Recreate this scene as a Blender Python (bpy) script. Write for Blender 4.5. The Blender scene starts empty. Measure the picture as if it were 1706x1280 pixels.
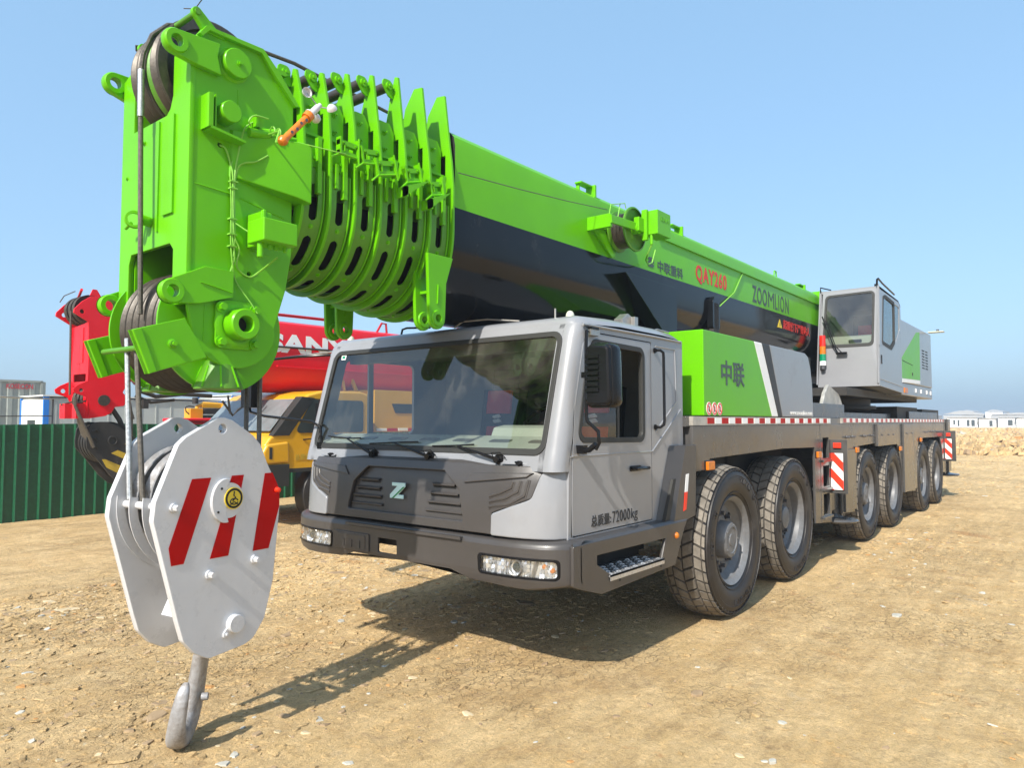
import bpy, bmesh, math, random
import numpy as np
from mathutils import Vector, Matrix, Euler
R=math.radians
random.seed(7); rng=np.random.default_rng(5)
S=bpy.context.scene
# ---------------------------------------------------------------- camera
CAM=Vector((0,0,1.85))
cd=bpy.data.cameras.new('camera'); cam=bpy.data.objects.new('camera',cd); S.collection.objects.link(cam); S.camera=cam
YAW=R(38.6404); PIT=R(2.9381)
Fh=Vector((math.cos(YAW),math.sin(YAW),0)); Rt=Vector((math.sin(YAW),-math.cos(YAW),0))
Fw=Fh*math.cos(PIT)+Vector((0,0,1))*math.sin(PIT); Up=Rt.cross(Fw)
cam.matrix_world=Matrix(((Rt.x,Up.x,-Fw.x,CAM.x),(Rt.y,Up.y,-Fw.y,CAM.y),(Rt.z,Up.z,-Fw.z,CAM.z),(0,0,0,1)))
cd.sensor_width=36; cd.lens=1208/1706*36; cd.clip_end=6000; cd.clip_start=0.05
# ---------------------------------------------------------------- light
SUN_EL=41; SUN_AZ=11      # sun stands in front of the crane, a little to its near side
sv=Vector((-math.cos(R(SUN_AZ))*math.cos(R(SUN_EL)),-math.sin(R(SUN_AZ))*math.cos(R(SUN_EL)),math.sin(R(SUN_EL))))
sl=bpy.data.lights.new('sun','SUN'); sl.energy=3.85; sl.angle=R(0.8); sl.color=(1.0,0.95,0.86)
so=bpy.data.objects.new('sun',sl); S.collection.objects.link(so); so.rotation_euler=sv.to_track_quat('Z','Y').to_euler(); so.location=(-20,-5,20)
w=bpy.data.worlds.new('World'); S.world=w; w.use_nodes=True
nt=w.node_tree; bg=nt.nodes['Background']; sk=nt.nodes.new('ShaderNodeTexSky'); sk.sky_type='NISHITA'; sk.sun_disc=False
sk.sun_elevation=R(SUN_EL); sk.sun_rotation=math.atan2(sv.x,sv.y); sk.air_density=1.0; sk.dust_density=2.9; sk.ozone_density=2.5; sk.altitude=0
hz=nt.nodes.new('ShaderNodeMix'); hz.data_type='RGBA'; hz.inputs[0].default_value=.60; hz.inputs[7].default_value=(1.45,2.62,3.85,1)   # even veil of thin haze over the whole sky
nt.links.new(sk.outputs[0],hz.inputs[6]); nt.links.new(hz.outputs[2],bg.inputs[0]); bg.inputs[1].default_value=0.15
S.view_settings.view_transform='Standard'; S.view_settings.look='None'; S.view_settings.exposure=0.80; S.view_settings.gamma=1
S.cycles.max_bounces=8; S.cycles.transparent_max_bounces=16; S.cycles.use_denoising=True
S.cycles.caustics_reflective=False; S.cycles.caustics_refractive=False
# ---------------------------------------------------------------- materials
def nodes(m):
    m.use_nodes=True; t=m.node_tree; return t,t.nodes,t.links,t.nodes['Principled BSDF']
def mk(name,col,rough=.5,metal=0,coat=0,var=.12,scale=3,dirt=0,dirtcol=(.25,.2,.14),bump=0,bscale=30,spec=.5,dscale=1.5,stain=0):
    m=bpy.data.materials.new(name); t,n,l,b=nodes(m)
    tc=n.new('ShaderNodeTexCoord'); no=n.new('ShaderNodeTexNoise'); no.inputs['Scale'].default_value=scale; no.inputs['Detail'].default_value=8; no.inputs['Roughness'].default_value=.65
    l.new(tc.outputs['Object'],no.inputs['Vector'])
    mr=n.new('ShaderNodeMapRange'); mr.inputs[1].default_value=.3; mr.inputs[2].default_value=.7; mr.inputs[3].default_value=1-var; mr.inputs[4].default_value=1+var
    l.new(no.outputs['Fac'],mr.inputs[0])
    mx=n.new('ShaderNodeMix'); mx.data_type='RGBA'; mx.blend_type='MULTIPLY'; mx.inputs[0].default_value=1; mx.inputs[6].default_value=(*col,1)
    l.new(mr.outputs[0],mx.inputs[7]); out=mx.outputs[2]
    rr=n.new('ShaderNodeMapRange'); rr.inputs[3].default_value=max(.02,rough-.1); rr.inputs[4].default_value=min(1,rough+.12); l.new(no.outputs['Fac'],rr.inputs[0])
    if dirt>0:
        d=n.new('ShaderNodeTexNoise'); d.inputs['Scale'].default_value=dscale; d.inputs['Detail'].default_value=12; d.inputs['Roughness'].default_value=.75
        mp=n.new('ShaderNodeMapping'); l.new(tc.outputs['Object'],mp.inputs[0]); mp.inputs['Scale'].default_value=(1,1,.45) if stain else (1,1,1); l.new(mp.outputs[0],d.inputs['Vector'])
        dr=n.new('ShaderNodeMapRange'); dr.inputs[1].default_value=.62-.25*dirt; dr.inputs[2].default_value=.78-.15*dirt; dr.inputs[4].default_value=min(1,.35+.6*dirt); l.new(d.outputs['Fac'],dr.inputs[0])
        m2=n.new('ShaderNodeMix'); m2.data_type='RGBA'; l.new(dr.outputs[0],m2.inputs[0]); l.new(out,m2.inputs[6]); m2.inputs[7].default_value=(*dirtcol,1); out=m2.outputs[2]
        rm=n.new('ShaderNodeMath'); rm.operation='MULTIPLY_ADD'; l.new(dr.outputs[0],rm.inputs[0]); rm.inputs[1].default_value=.35; l.new(rr.outputs[0],rm.inputs[2]); l.new(rm.outputs[0],b.inputs['Roughness'])
    else: l.new(rr.outputs[0],b.inputs['Roughness'])
    l.new(out,b.inputs['Base Color']); b.inputs['Metallic'].default_value=metal; b.inputs['Specular IOR Level'].default_value=spec
    b.inputs['Coat Weight'].default_value=coat; b.inputs['Coat Roughness'].default_value=.08
    if bump:
        bn=n.new('ShaderNodeTexNoise'); bn.inputs['Scale'].default_value=bscale; bn.inputs['Detail'].default_value=6; l.new(tc.outputs['Object'],bn.inputs['Vector'])
        bu=n.new('ShaderNodeBump'); bu.inputs['Strength'].default_value=.5; bu.inputs['Distance'].default_value=bump; l.new(bn.outputs['Fac'],bu.inputs['Height']); l.new(bu.outputs[0],b.inputs['Normal'])
    return m
def glass(name,tint,gl=.06,rough=.02):
    m=bpy.data.materials.new(name); m.use_nodes=True; t=m.node_tree; n=t.nodes; l=t.links; n.remove(n['Principled BSDF']); o=n['Material Output']
    tr=n.new('ShaderNodeBsdfTransparent'); tr.inputs[0].default_value=(*tint,1); g=n.new('ShaderNodeBsdfGlossy'); g.inputs['Roughness'].default_value=rough
    fr=n.new('ShaderNodeLayerWeight'); fr.inputs[0].default_value=.5; pw=n.new('ShaderNodeMath'); pw.operation='POWER'; pw.inputs[1].default_value=4.0; l.new(fr.outputs['Facing'],pw.inputs[0])
    ad=n.new('ShaderNodeMath'); ad.operation='MULTIPLY_ADD'; ad.inputs[1].default_value=.9; ad.inputs[2].default_value=gl; l.new(pw.outputs[0],ad.inputs[0]); ad.use_clamp=True
    mx=n.new('ShaderNodeMixShader'); l.new(ad.outputs[0],mx.inputs[0]); l.new(tr.outputs[0],mx.inputs[1]); l.new(g.outputs[0],mx.inputs[2])
    no=n.new('ShaderNodeTexNoise'); no.inputs['Scale'].default_value=2.2; no.inputs['Detail'].default_value=9; tc=n.new('ShaderNodeTexCoord'); l.new(tc.outputs['Object'],no.inputs['Vector'])
    df=n.new('ShaderNodeBsdfDiffuse'); df.inputs[0].default_value=(.42,.4,.34,1); mr=n.new('ShaderNodeMapRange'); mr.inputs[1].default_value=.45; mr.inputs[2].default_value=.8; mr.inputs[4].default_value=.16; l.new(no.outputs['Fac'],mr.inputs[0])
    m2=n.new('ShaderNodeMixShader'); l.new(mr.outputs[0],m2.inputs[0]); l.new(mx.outputs[0],m2.inputs[1]); l.new(df.outputs[0],m2.inputs[2]); l.new(m2.outputs[0],o.inputs[0])
    return m
GR=(.115,.43,.0015)
M={}
M['green']=mk('green_paint',GR,.34,coat=.05,spec=.25,var=.07,scale=2,dirt=.12,dirtcol=(.14,.36,.02),bump=.0015,bscale=14)
M['greend']=mk('green_dusty_shaded_paint',(.075,.25,.006),.45,var=.15,scale=8,dirt=.4,dirtcol=(.16,.17,.05),bump=.002,bscale=40)  # darker green: dust, and shade on the collar bands put into the colour
M['black']=mk('black_paint',(.007,.008,.010),.09,coat=.0,spec=.26,var=.2,scale=1.5,dirt=.15,dirtcol=(.05,.045,.04),bump=.004,bscale=3)
M['grey']=mk('light_grey_paint',(.245,.25,.265),.3,coat=.35,var=.05,scale=2,dirt=.18,dirtcol=(.19,.185,.175),bump=.001,bscale=8)
M['dgrey']=mk('dark_grey_paint',(.053,.048,.046),.38,coat=.15,var=.08,scale=3,dirt=.3,dirtcol=(.08,.07,.062),bump=.001,bscale=20)
M['chassis']=mk('chassis_grey_paint',(.07,.067,.065),.22,coat=.15,var=.25,scale=2.5,dirt=.28,dirtcol=(.115,.10,.085),bump=.006,bscale=4,stain=1,dscale=2.5)
M['steel']=mk('bare_steel',(.42,.40,.37),.35,metal=.8,var=.2,scale=20,dirt=.4,dirtcol=(.22,.15,.09),bump=.001,bscale=60)
M['rope']=mk('greasy_steel_rope',(.12,.105,.085),.45,metal=.5,var=.35,scale=60,bump=.002,bscale=120)
M['ropel']=mk('shiny_steel_rope',(.5,.5,.48),.35,metal=.7,var=.35,scale=60,bump=.002,bscale=120)
M['grease']=mk('greasy_sheave_iron',(.060,.050,.038),.42,metal=.3,var=.35,scale=25,dirt=.3,dirtcol=(.05,.04,.03),bump=.002,bscale=50)
M['white']=mk('white_gloss_paint',(.56,.565,.58),.28,coat=.3,var=.04,scale=4,dirt=.26,dirtcol=(.33,.33,.34),bump=.001,bscale=25,dscale=5)
M['hookm']=mk('worn_hook_paint',(.38,.38,.39),.4,metal=.25,var=.15,scale=12,dirt=.8,dirtcol=(.15,.12,.09),bump=.006,bscale=45,dscale=9)
M['red']=mk('red_reflective_film',(.42,.0,.0),.4,spec=.15,var=.06)
M['redh']=mk('red_hazard_film',(.80,.035,.01),.4,var=.08)
M['whith']=mk('white_hazard_film',(.85,.85,.84),.4,var=.05)
M['redd']=mk('dark_red_film',(.42,.01,.015),.3,var=.15,scale=6)
M['rubber']=mk('tyre_rubber',(.018,.015,.014),.5,var=.3,scale=6,dirt=.35,dirtcol=(.085,.075,.062),bump=.002,bscale=50,dscale=3)
M['tread']=mk('dusty_tread_rubber',(.195,.172,.142),.85,var=.35,scale=7,dirt=.65,dirtcol=(.085,.075,.064),bump=.004,bscale=45,dscale=4)
M['groove']=mk('tread_groove_rubber',(.05,.043,.035),.9,var=.3,scale=10)
M['rim']=mk('silver_rim_paint',(.155,.158,.165),.45,metal=.1,var=.15,scale=8,dirt=.55,dirtcol=(.11,.095,.08),dscale=5)
M['bolt']=mk('dark_bolt_steel',(.12,.12,.13),.4,metal=.6)
M['plastic']=mk('black_plastic',(.009,.009,.010),.12,var=.1,spec=.18)
M['seal']=mk('rubber_seal',(.022,.022,.02),.6)
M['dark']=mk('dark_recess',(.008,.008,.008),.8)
M['glass']=glass('windscreen_glass',(.66,.70,.68),.12)
M['glassl']=glass('side_glass',(.72,.78,.76),.07)
M['lens']=glass('clear_lens',(.96,.97,.98),.05)
M['dash']=mk('dashboard_plastic',(.50,.52,.42),.55,var=.06)
M['vent']=mk('vent_plastic',(.12,.12,.10),.5)
M['interior']=mk('cab_lining',(.20,.21,.20),.8,var=.1)
M['seatg']=mk('dark_seat_fabric',(.022,.03,.03),.85,bump=.001,bscale=200)
M['seatr']=mk('red_seat_fabric',(.72,.03,.025),.8,bump=.001,bscale=200)
M['chrome']=mk('chrome_reflector',(.94,.94,.95),.22,metal=.7,var=.02)
M['orange']=mk('orange_plastic',(.62,.17,.006),.35,coat=.2,var=.2,scale=20)
M['redl']=mk('red_lamp_plastic',(.75,.02,.01),.15,coat=.6)
M['greenl']=mk('green_lamp_plastic',(.0,.22,.10),.15,coat=.6)
M['txt']=mk('dark_grey_lettering',(.045,.075,.065),.5)
M['txtb']=mk('black_lettering',(.02,.02,.022),.5)
M['txtr']=mk('red_lettering',(.62,.02,.012),.45)
M['txtw']=mk('white_lettering',(.8,.8,.78),.45)
M['rope2']=mk('green_painted_wire',(.20,.48,.05),.5,var=.15,scale=20)
M['yellow']=mk('yellow_paint',(.66,.34,.012),.35,coat=.3,var=.06,scale=3,dirt=.25,dirtcol=(.42,.24,.04))
M['yellowd']=mk('worn_yellow_stripe',(.50,.34,.03),.5,var=.2,scale=12,dirt=.3,dirtcol=(.2,.15,.05))
M['redp']=mk('red_crane_paint',(.72,.008,.018),.36,coat=.05,spec=.3,var=.07,scale=2,dirt=.15,dirtcol=(.35,.03,.03))
M['blackd']=mk('worn_black_iron',(.022,.02,.018),.6,var=.3,scale=15,dirt=.45,dirtcol=(.08,.06,.045),bump=.004,bscale=30)
M['fence']=mk('green_sheet_metal',(.004,.08,.030),.42,var=.25,scale=22,dirt=.15,dirtcol=(.01,.09,.035),bump=.004,bscale=28)
M['fencel']=mk('pale_green_rib',(.03,.18,.09),.45)
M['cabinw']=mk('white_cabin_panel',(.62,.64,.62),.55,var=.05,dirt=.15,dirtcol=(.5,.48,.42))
M['cabing']=mk('grey_shaded_cabin_panel',(.42,.45,.43),.55,var=.06,dirt=.2,dirtcol=(.35,.35,.3))  # grey sheet; on the white cabins' sides it stands for their shade
M['blue']=mk('blue_trim',(.015,.19,.62),.45)
M['cont']=mk('grey_corrugated_steel',(.25,.28,.26),.55,var=.1,dirt=.2,dirtcol=(.3,.3,.27))
M['winb']=mk('dark_window',(.04,.05,.05),.15,coat=.4)
M['winf']=mk('painted_reflection_windscreen',(.17,.20,.205),.12,coat=.5,var=.3,scale=2)  # opaque blue-grey: the reflection on the glass is put into the colour
M['mint']=mk('pale_cyan_enamel',(.50,.74,.76),.3)
M['far']=mk('white_render_wall',(.75,.77,.78),.7,var=.06,scale=.3)
M['farroof']=mk('grey_roof',(.36,.37,.38),.7,var=.1,scale=.2)
M['tread_al']=mk('aluminium_tread_plate',(.55,.55,.56),.35,metal=.7,var=.25,scale=40,bump=.004,bscale=60)
M['yband']=mk('yellow_sign_film',(.75,.55,.03),.4)
M['alu']=mk('bare_aluminium_strip',(.50,.47,.42),.4,metal=.5,var=.3,scale=8,dirt=.3,dirtcol=(.4,.33,.22))
# ---------------------------------------------------------------- mesh tools
WORLD={}
def V3(*a): return Vector(a)
class MB:
    def __init__(s,mat='green'): s.v=[];s.f=[];s.m=[];s.mats=[];s.cur=0; s.use(mat)
    def use(s,m):
        if m not in s.mats: s.mats.append(m)
        s.cur=s.mats.index(m); return s
    def add(s,vs,fs):
        o=len(s.v); s.v+= [tuple(p) for p in vs]; s.f+=[tuple(i+o for i in f) for f in fs]; s.m+=[s.cur]*len(fs); return s
    def box(s,x0,x1,y0,y1,z0,z1,rot=None,piv=None):
        vs=[Vector((x,y,z)) for x in(x0,x1) for y in(y0,y1) for z in(z0,z1)]
        if rot is not None:
            c=Vector(piv) if piv is not None else Vector(((x0+x1)/2,(y0+y1)/2,(z0+z1)/2)); r=Euler([R(a) for a in rot]).to_matrix(); vs=[c+r@(p-c) for p in vs]
        return s.add(vs,[(0,1,3,2),(4,6,7,5),(0,4,5,1),(2,3,7,6),(0,2,6,4),(1,5,7,3)])
    def cyl(s,p0,p1,r0,r1=None,n=20,caps=True):
        r1=r0 if r1 is None else r1; p0=Vector(p0);p1=Vector(p1); d=(p1-p0).normalized(); a=d.orthogonal().normalized(); b=d.cross(a); vs=[]
        for p,r in((p0,r0),(p1,r1)):
            for i in range(n): t=2*math.pi*i/n; vs.append(p+(a*math.cos(t)+b*math.sin(t))*r)
        fs=[(i,(i+1)%n,n+(i+1)%n,n+i) for i in range(n)]
        if caps: fs+=[tuple(range(n))[::-1],tuple(range(n,2*n))]
        return s.add(vs,fs)
    def bolt(s,p,d,r=.014,h=.014):
        p=Vector(p);d=Vector(d).normalized(); s.cyl(p,p+d*h*.3,r*1.5,n=12); return s.cyl(p+d*h*.3,p+d*h,r,n=6)
    def tube(s,pts,r,n=8,cyc=False):
        pts=[Vector(p) for p in pts]; N=len(pts); vs=[]; u=None
        for i,p in enumerate(pts):
            if cyc: t=(pts[(i+1)%N]-pts[i-1]).normalized()
            else: t=((pts[i+1] if i<N-1 else p)-(pts[i-1] if i>0 else p)).normalized()
            if u is None: u=t.orthogonal().normalized()
            else:
                u=(u-t*u.dot(t)); u=u.normalized() if u.length>1e-6 else t.orthogonal().normalized()
            w_=t.cross(u); rr=r[i] if isinstance(r,(list,tuple)) else r
            for k in range(n): a=2*math.pi*k/n; vs.append(p+(u*math.cos(a)+w_*math.sin(a))*rr)
        fs=[]
        for i in range(N if cyc else N-1):
            j=(i+1)%N
            for k in range(n): fs.append((i*n+k,i*n+(k+1)%n,j*n+(k+1)%n,j*n+k))
        if not cyc: fs+=[tuple(range(n))[::-1],tuple(range((N-1)*n,N*n))]
        return s.add(vs,fs)
    def lathe(s,prof,c,ax=(0,1,0),n=48,closed=False):
        c=Vector(c);d=Vector(ax).normalized(); a=Vector((1,0,0)) if abs(d.x)<.9 else Vector((0,0,1)); a=(a-d*a.dot(d)).normalized(); b=d.cross(a); vs=[]
        for (r,h) in prof:
            for i in range(n): t=2*math.pi*i/n; vs.append(c+d*h+(a*math.cos(t)+b*math.sin(t))*r)
        K=len(prof); fs=[]
        for k in range(K if closed else K-1):
            k2=(k+1)%K
            for i in range(n): fs.append((k*n+i,k*n+(i+1)%n,k2*n+(i+1)%n,k2*n+i))
        return s.add(vs,fs)
    def prism(s,pts,ax,a0,a1):
        mp={'Y':lambda p,h:(p[0],h,p[1]),'X':lambda p,h:(h,p[0],p[1]),'Z':lambda p,h:(p[0],p[1],h)}[ax]; n=len(pts)
        vs=[mp(p,a0) for p in pts]+[mp(p,a1) for p in pts]
        return s.add(vs,[tuple(range(n))[::-1],tuple(range(n,2*n))]+[(i,(i+1)%n,n+(i+1)%n,n+i) for i in range(n)])
    def loft(s,rings,closed=False,cap=False):
        n=len(rings[0]); vs=[p for r in rings for p in r]; fs=[]
        for k in range(len(rings)-1):
            for i in range(n if closed else n-1): j=(i+1)%n; fs.append((k*n+i,k*n+j,(k+1)*n+j,(k+1)*n+i))
        if cap: fs+=[tuple(range(n))[::-1],tuple(range((len(rings)-1)*n,len(rings)*n))]
        return s.add(vs,fs)
    def plate(s,outer,holes,fn,th,bev=0,cuts=(),cutsy=()):
        """flat plate with holes; fn maps (x,y,t) to the world, t across the thickness 0..th"""
        cu=bpy.data.curves.new('t','CURVE'); cu.dimensions='2D'; cu.fill_mode='BOTH'; cu.extrude=max(th/2-bev,0); cu.bevel_depth=bev; cu.offset=-bev; cu.bevel_resolution=1
        for ps in [outer]+list(holes):
            sp=cu.splines.new('POLY'); sp.points.add(len(ps)-1); sp.use_cyclic_u=True
            for q,p in zip(sp.points,ps): q.co=(p[0],p[1],0,1)
        o=bpy.data.objects.new('t',cu); S.collection.objects.link(o); bpy.context.view_layer.update()
        me=bpy.data.meshes.new_from_object(o.evaluated_get(bpy.context.evaluated_depsgraph_get()))
        if len(cuts) or len(cutsy):
            bm=bmesh.new(); bm.from_mesh(me)
            for c_,nn in [(c,0) for c in cuts]+[(c,1) for c in cutsy]:
                co=(c_,0,0) if nn==0 else (0,c_,0); bmesh.ops.bisect_plane(bm,geom=bm.verts[:]+bm.edges[:]+bm.faces[:],plane_co=co,plane_no=(1,0,0) if nn==0 else (0,1,0))
            bm.to_mesh(me); bm.free()
        s.add([fn(v.co.x,v.co.y,v.co.z+th/2) for v in me.vertices],[tuple(p.vertices) for p in me.polygons])
        bpy.data.objects.remove(o); bpy.data.curves.remove(cu); bpy.data.meshes.remove(me); return s
    def yplate(s,outer,holes,y0,y1,bev=0): return s.plate(outer,holes,lambda x,y,t:(x,y0+t,y),y1-y0,bev)
    def xplate(s,outer,holes,x0,x1,bev=0): return s.plate(outer,holes,lambda x,y,t:(x0+t,x,y),x1-x0,bev)
    def text(s,body,o,xd,ud,wd,ht,d=.003,bold=0,shear=0,sp=1):
        """lettering as thin raised film: o = lower left corner, wd/ht = overall size"""
        cu=bpy.data.curves.new('t','FONT'); cu.body=body; cu.extrude=.001; cu.offset=bold; cu.shear=shear; cu.resolution_u=4; cu.space_character=sp
        ob=bpy.data.objects.new('t',cu); S.collection.objects.link(ob); bpy.context.view_layer.update()
        me=bpy.data.meshes.new_from_object(ob.evaluated_get(bpy.context.evaluated_depsgraph_get()))
        co=np.array([v.co[:] for v in me.vertices]); mn=co.min(0); mxx=co.max(0); xd=Vector(xd).normalized(); ud=Vector(ud).normalized(); nn=xd.cross(ud); o=Vector(o)
        s.add([o+xd*((c[0]-mn[0])/(mxx[0]-mn[0])*wd)+ud*((c[1]-mn[1])/(mxx[1]-mn[1])*ht)+nn*(d if c[2]>0 else .0005) for c in co],[tuple(p.vertices) for p in me.polygons])
        bpy.data.objects.remove(ob); bpy.data.curves.remove(cu); bpy.data.meshes.remove(me); return s
    def resized(s,k,off=(0,0,0)):
        s.v=[(x*k+off[0],y*k+off[1],z*k+off[2]) for x,y,z in s.v]; return s
    def build(s,name,parent=None,bev=0,seg=2,smooth=32,recalc=True,label=None,cat=None,group=None,kind=None,solid=0,angle=40):
        vv=np.array(s.v,float); c=(vv.min(0)+vv.max(0))/2; me=bpy.data.meshes.new(name); me.from_pydata((vv-c).tolist(),[],s.f)
        for m in s.mats: me.materials.append(M[m] if isinstance(m,str) else m)
        me.polygons.foreach_set('material_index',s.m)
        if recalc:
            bm=bmesh.new(); bm.from_mesh(me); bmesh.ops.recalc_face_normals(bm,faces=bm.faces); bm.to_mesh(me); bm.free()
        me.polygons.foreach_set('use_smooth',[True]*len(me.polygons)); me.set_sharp_from_angle(angle=R(smooth)); me.update()
        o=bpy.data.objects.new(name,me); S.collection.objects.link(o); place(o,c,parent)
        if solid:
            md=o.modifiers.new('solid','SOLIDIFY'); md.thickness=solid; md.offset=0
        if bev:
            md=o.modifiers.new('bevel','BEVEL'); md.width=bev; md.segments=seg; md.limit_method='ANGLE'; md.angle_limit=R(angle); md.harden_normals=True
        tag(o,label,cat,group,kind); return o
def place(o,c,parent):
    c=Vector(c); WORLD[o.name]=c; o['_w']=list(c)
    if parent is not None: o.parent=parent; o.location=c-Vector(parent['_w'])
    else: o.location=c
def tag(o,label=None,cat=None,group=None,kind=None):
    if label:o['label']=label
    if cat:o['category']=cat
    if group:o['group']=group
    if kind:o['kind']=kind
    return o
def empty(name,loc,label=None,cat=None,group=None,parent=None):
    o=bpy.data.objects.new(name,None); S.collection.objects.link(o); o.empty_display_size=.2; place(o,loc,parent); return tag(o,label,cat,group)
def copytree(o,loc,parent=None,label=None,rz=None):
    c=o.copy(); S.collection.objects.link(c); place(c,loc,parent)
    if rz is not None: c.rotation_euler=(0,0,rz)
    if label:c['label']=label
    for ch in [x for x in S.collection.objects if x.parent==o]:
        d=ch.copy(); S.collection.objects.link(d); d.parent=c; d['_w']=list(Vector(c['_w'])+ch.location)
        for g in [x for x in S.collection.objects if x.parent==ch]: e=g.copy(); S.collection.objects.link(e); e.parent=d
    return c
def rc(pts,r,n=5):
    """round the corners of a polygon; r a number or one per corner"""
    out=[];N=len(pts)
    for i in range(N):
        ri=r[i] if isinstance(r,(list,tuple)) else r; p=Vector(pts[i]); a=(Vector(pts[i-1])-p); b=(Vector(pts[(i+1)%N])-p)
        if ri<=0: out.append(tuple(p)); continue
        la,lb=a.length,b.length; a.normalize(); b.normalize(); ang=a.angle(b)
        if ang>math.pi-.02: out.append(tuple(p)); continue
        d=min(ri/math.tan(ang/2),la*.48,lb*.48); rr=d*math.tan(ang/2); cc=p+(a+b).normalized()*(rr/math.sin(ang/2))
        s0=p+a*d-cc; s1=p+b*d-cc; t0=math.atan2(s0.y,s0.x); t1=math.atan2(s1.y,s1.x); dt=(t1-t0+math.pi)%(2*math.pi)-math.pi
        for k in range(n+1): t=t0+dt*k/n; out.append((cc.x+rr*math.cos(t),cc.y+rr*math.sin(t)))
    return out
def circ(cx,cy,r,n=24): return [(cx+r*math.cos(2*math.pi*i/n),cy+r*math.sin(2*math.pi*i/n)) for i in range(n)]
def lug(hx,hy,r,bx,byl,byh):
    """eye plate outline: round end at (hx,hy), root from (bx,byl) to (bx,byh)"""
    s=1 if bx>hx else -1; pts=[]
    a0=math.pi/2; 
    for k in range(13):
        t=a0+s*math.pi*k/12; pts.append((hx+r*math.cos(t)*1.0,hy+r*math.sin(t)))
    return pts+[(bx,byl),(bx,byh)]
# ================================================================ the green mobile crane
YC=4.28; YN=2.78; YF=5.78
crane=empty('mobile_crane',(11.5,YC,0),'large green and grey six axle mobile crane, its boom lowered over the front cab','mobile crane')
# ---------------- wheels
def wheel_parts(hub):
    """wheel with its outer face towards -Y, centre on the origin of the axle end"""
    r=MB('rim')
    prof=[(.395,.40),(.385,.30),(.36,.16),(.375,.06),(.402,.03),(.418,.018),(.425,.03),(.425,.05),(.41,.06)]
    r.lathe(prof,(0,0,0),n=64)
    dep=.15 if hub=='A' else .19
    r.lathe([(.37,dep-.06),(.355,dep-.03),(.33,dep),(.27,dep+.01),(.19,dep-.005),(.17,dep)],(0,0,0),n=64)
    h=MB('rim')
    if hub=='A':
        h.lathe([(.18,dep),(.172,.055),(.16,.035),(.125,.03),(.12,.038),(.06,.038),(.055,.03),(.0,.03)],(0,0,0),n=48)
        for k in range(5): a=k*2*math.pi/5; h.bolt((.142*math.cos(a),.033,.142*math.sin(a)),(0,-1,0),.008,.01)
    else:
        h.lathe([(.18,dep),(.165,dep-.03),(.14,dep-.035),(.125,.10),(.10,.09),(.0,.09)],(0,0,0),n=48)
        for k in range(8): a=k*2*math.pi/8+.2; h.bolt((.145*math.cos(a),dep-.035,.145*math.sin(a)),(0,-1,0),.012,.02)
    h.use('bolt')
    for k in range(10 if hub=='A' else 12):
        a=(k+.5)*2*math.pi/(10 if hub=='A' else 12); h.bolt((.25*math.cos(a),dep+.005,.25*math.sin(a)),(0,-1,0),.021,.055)
    h.use('dark')
    for k in range(8):
        a=k*2*math.pi/8; c=Vector((.305*math.cos(a),dep-.0,.305*math.sin(a))); h.cyl(c,c+Vector((0,-.006,0)),.02,n=12)
    t=MB('rubber'); W=.42
    pf=[(.41,.06),(.425,.035),(.45,.015),(.50,-.012),(.56,-.018),(.61,-.010),(.615,-.014),(.65,-.006),(.69,.02),(.702,.035)]
    t.lathe(pf+[(r_,W-h_) for r_,h_ in pf[::-1]],(0,0,0),n=96)
    t.use('groove').lathe([(.702,.03),(.7025,W-.03)],(0,0,0),n=96)
    ribs=[(.006,.100,.715),(.116,.203,.722),(.219,.306,.722),(.322,.414,.715)]; N=40
    t.use('tread')
    for ri,(h0,h1,ro) in enumerate(ribs):
        for k in range(N):
            sk=.055*(1 if ri%2 else -1); a0=2*math.pi*(k+(ri%2)*.5)/N; a1=a0+2*math.pi/N*.80; vs=[]
            for a,_ in((a0,0),(a1,0)):
                for hh,off in((h0,0),(h1,sk)):
                    ro2=ro-(.02 if (ri==0 and hh==h0) or (ri==3 and hh==h1) else 0)
                    for rr in(.69,ro2):
                        x=rr*math.cos(a+off); z=rr*math.sin(a+off); vs.append((x,hh,max(z,-.712)))
            t.add(vs,[(0,1,3,2),(4,6,7,5),(0,4,5,1),(2,3,7,6),(1,5,7,3)])
    # moulded ring lettering blocks on the sidewall
    t.use('rubber')
    t.lathe([(.665,-.004),(.668,-.012),(.672,-.012),(.676,0)],(0,0,0),n=96); t.lathe([(.455,.008),(.458,.0),(.462,.0),(.466,.006)],(0,0,0),n=96)
    for k in range(60):
        a=2*math.pi*k/60; c_,s_=math.cos(a),math.sin(a); t.tube([(.655*c_,-.004,.655*s_),(.69*c_,.012,.69*s_)],.006,4)
    rr_=random.Random(2)
    for a0_ in(.7,2.6,4.6):
        for k in range(9):
            if rr_.random()<.12: continue
            a=a0_+.085*k; q=[]
            for rad,da in((.555,-.028),(.60,-.028),(.60,.022),(.555,.022)): q.append((rad*math.cos(a+da),-.0225,rad*math.sin(a+da)))
            w2=rr_.uniform(.006,.012); t.tube([q[0],q[1],q[2]] if k%3 else [q[0],q[1],q[2],q[3],q[0]],.0045,4)
    return r,h,t
def flat(t):
    t.v=[(x,y*(1+ (0.06 if z<-.60 else 0)),max(z,-.712)) for x,y,z in t.v]
WX=[6.95,8.78,12.42,14.25,17.15,18.85]
proto={}
for hub in 'AB':
    r,h,t=wheel_parts(hub); flat(t)
    wr=r.build('wheel',None,smooth=30); tt=t.build('tyre',wr,smooth=35); hh=h.build('hub',wr,smooth=35)
    proto[hub]=wr
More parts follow.
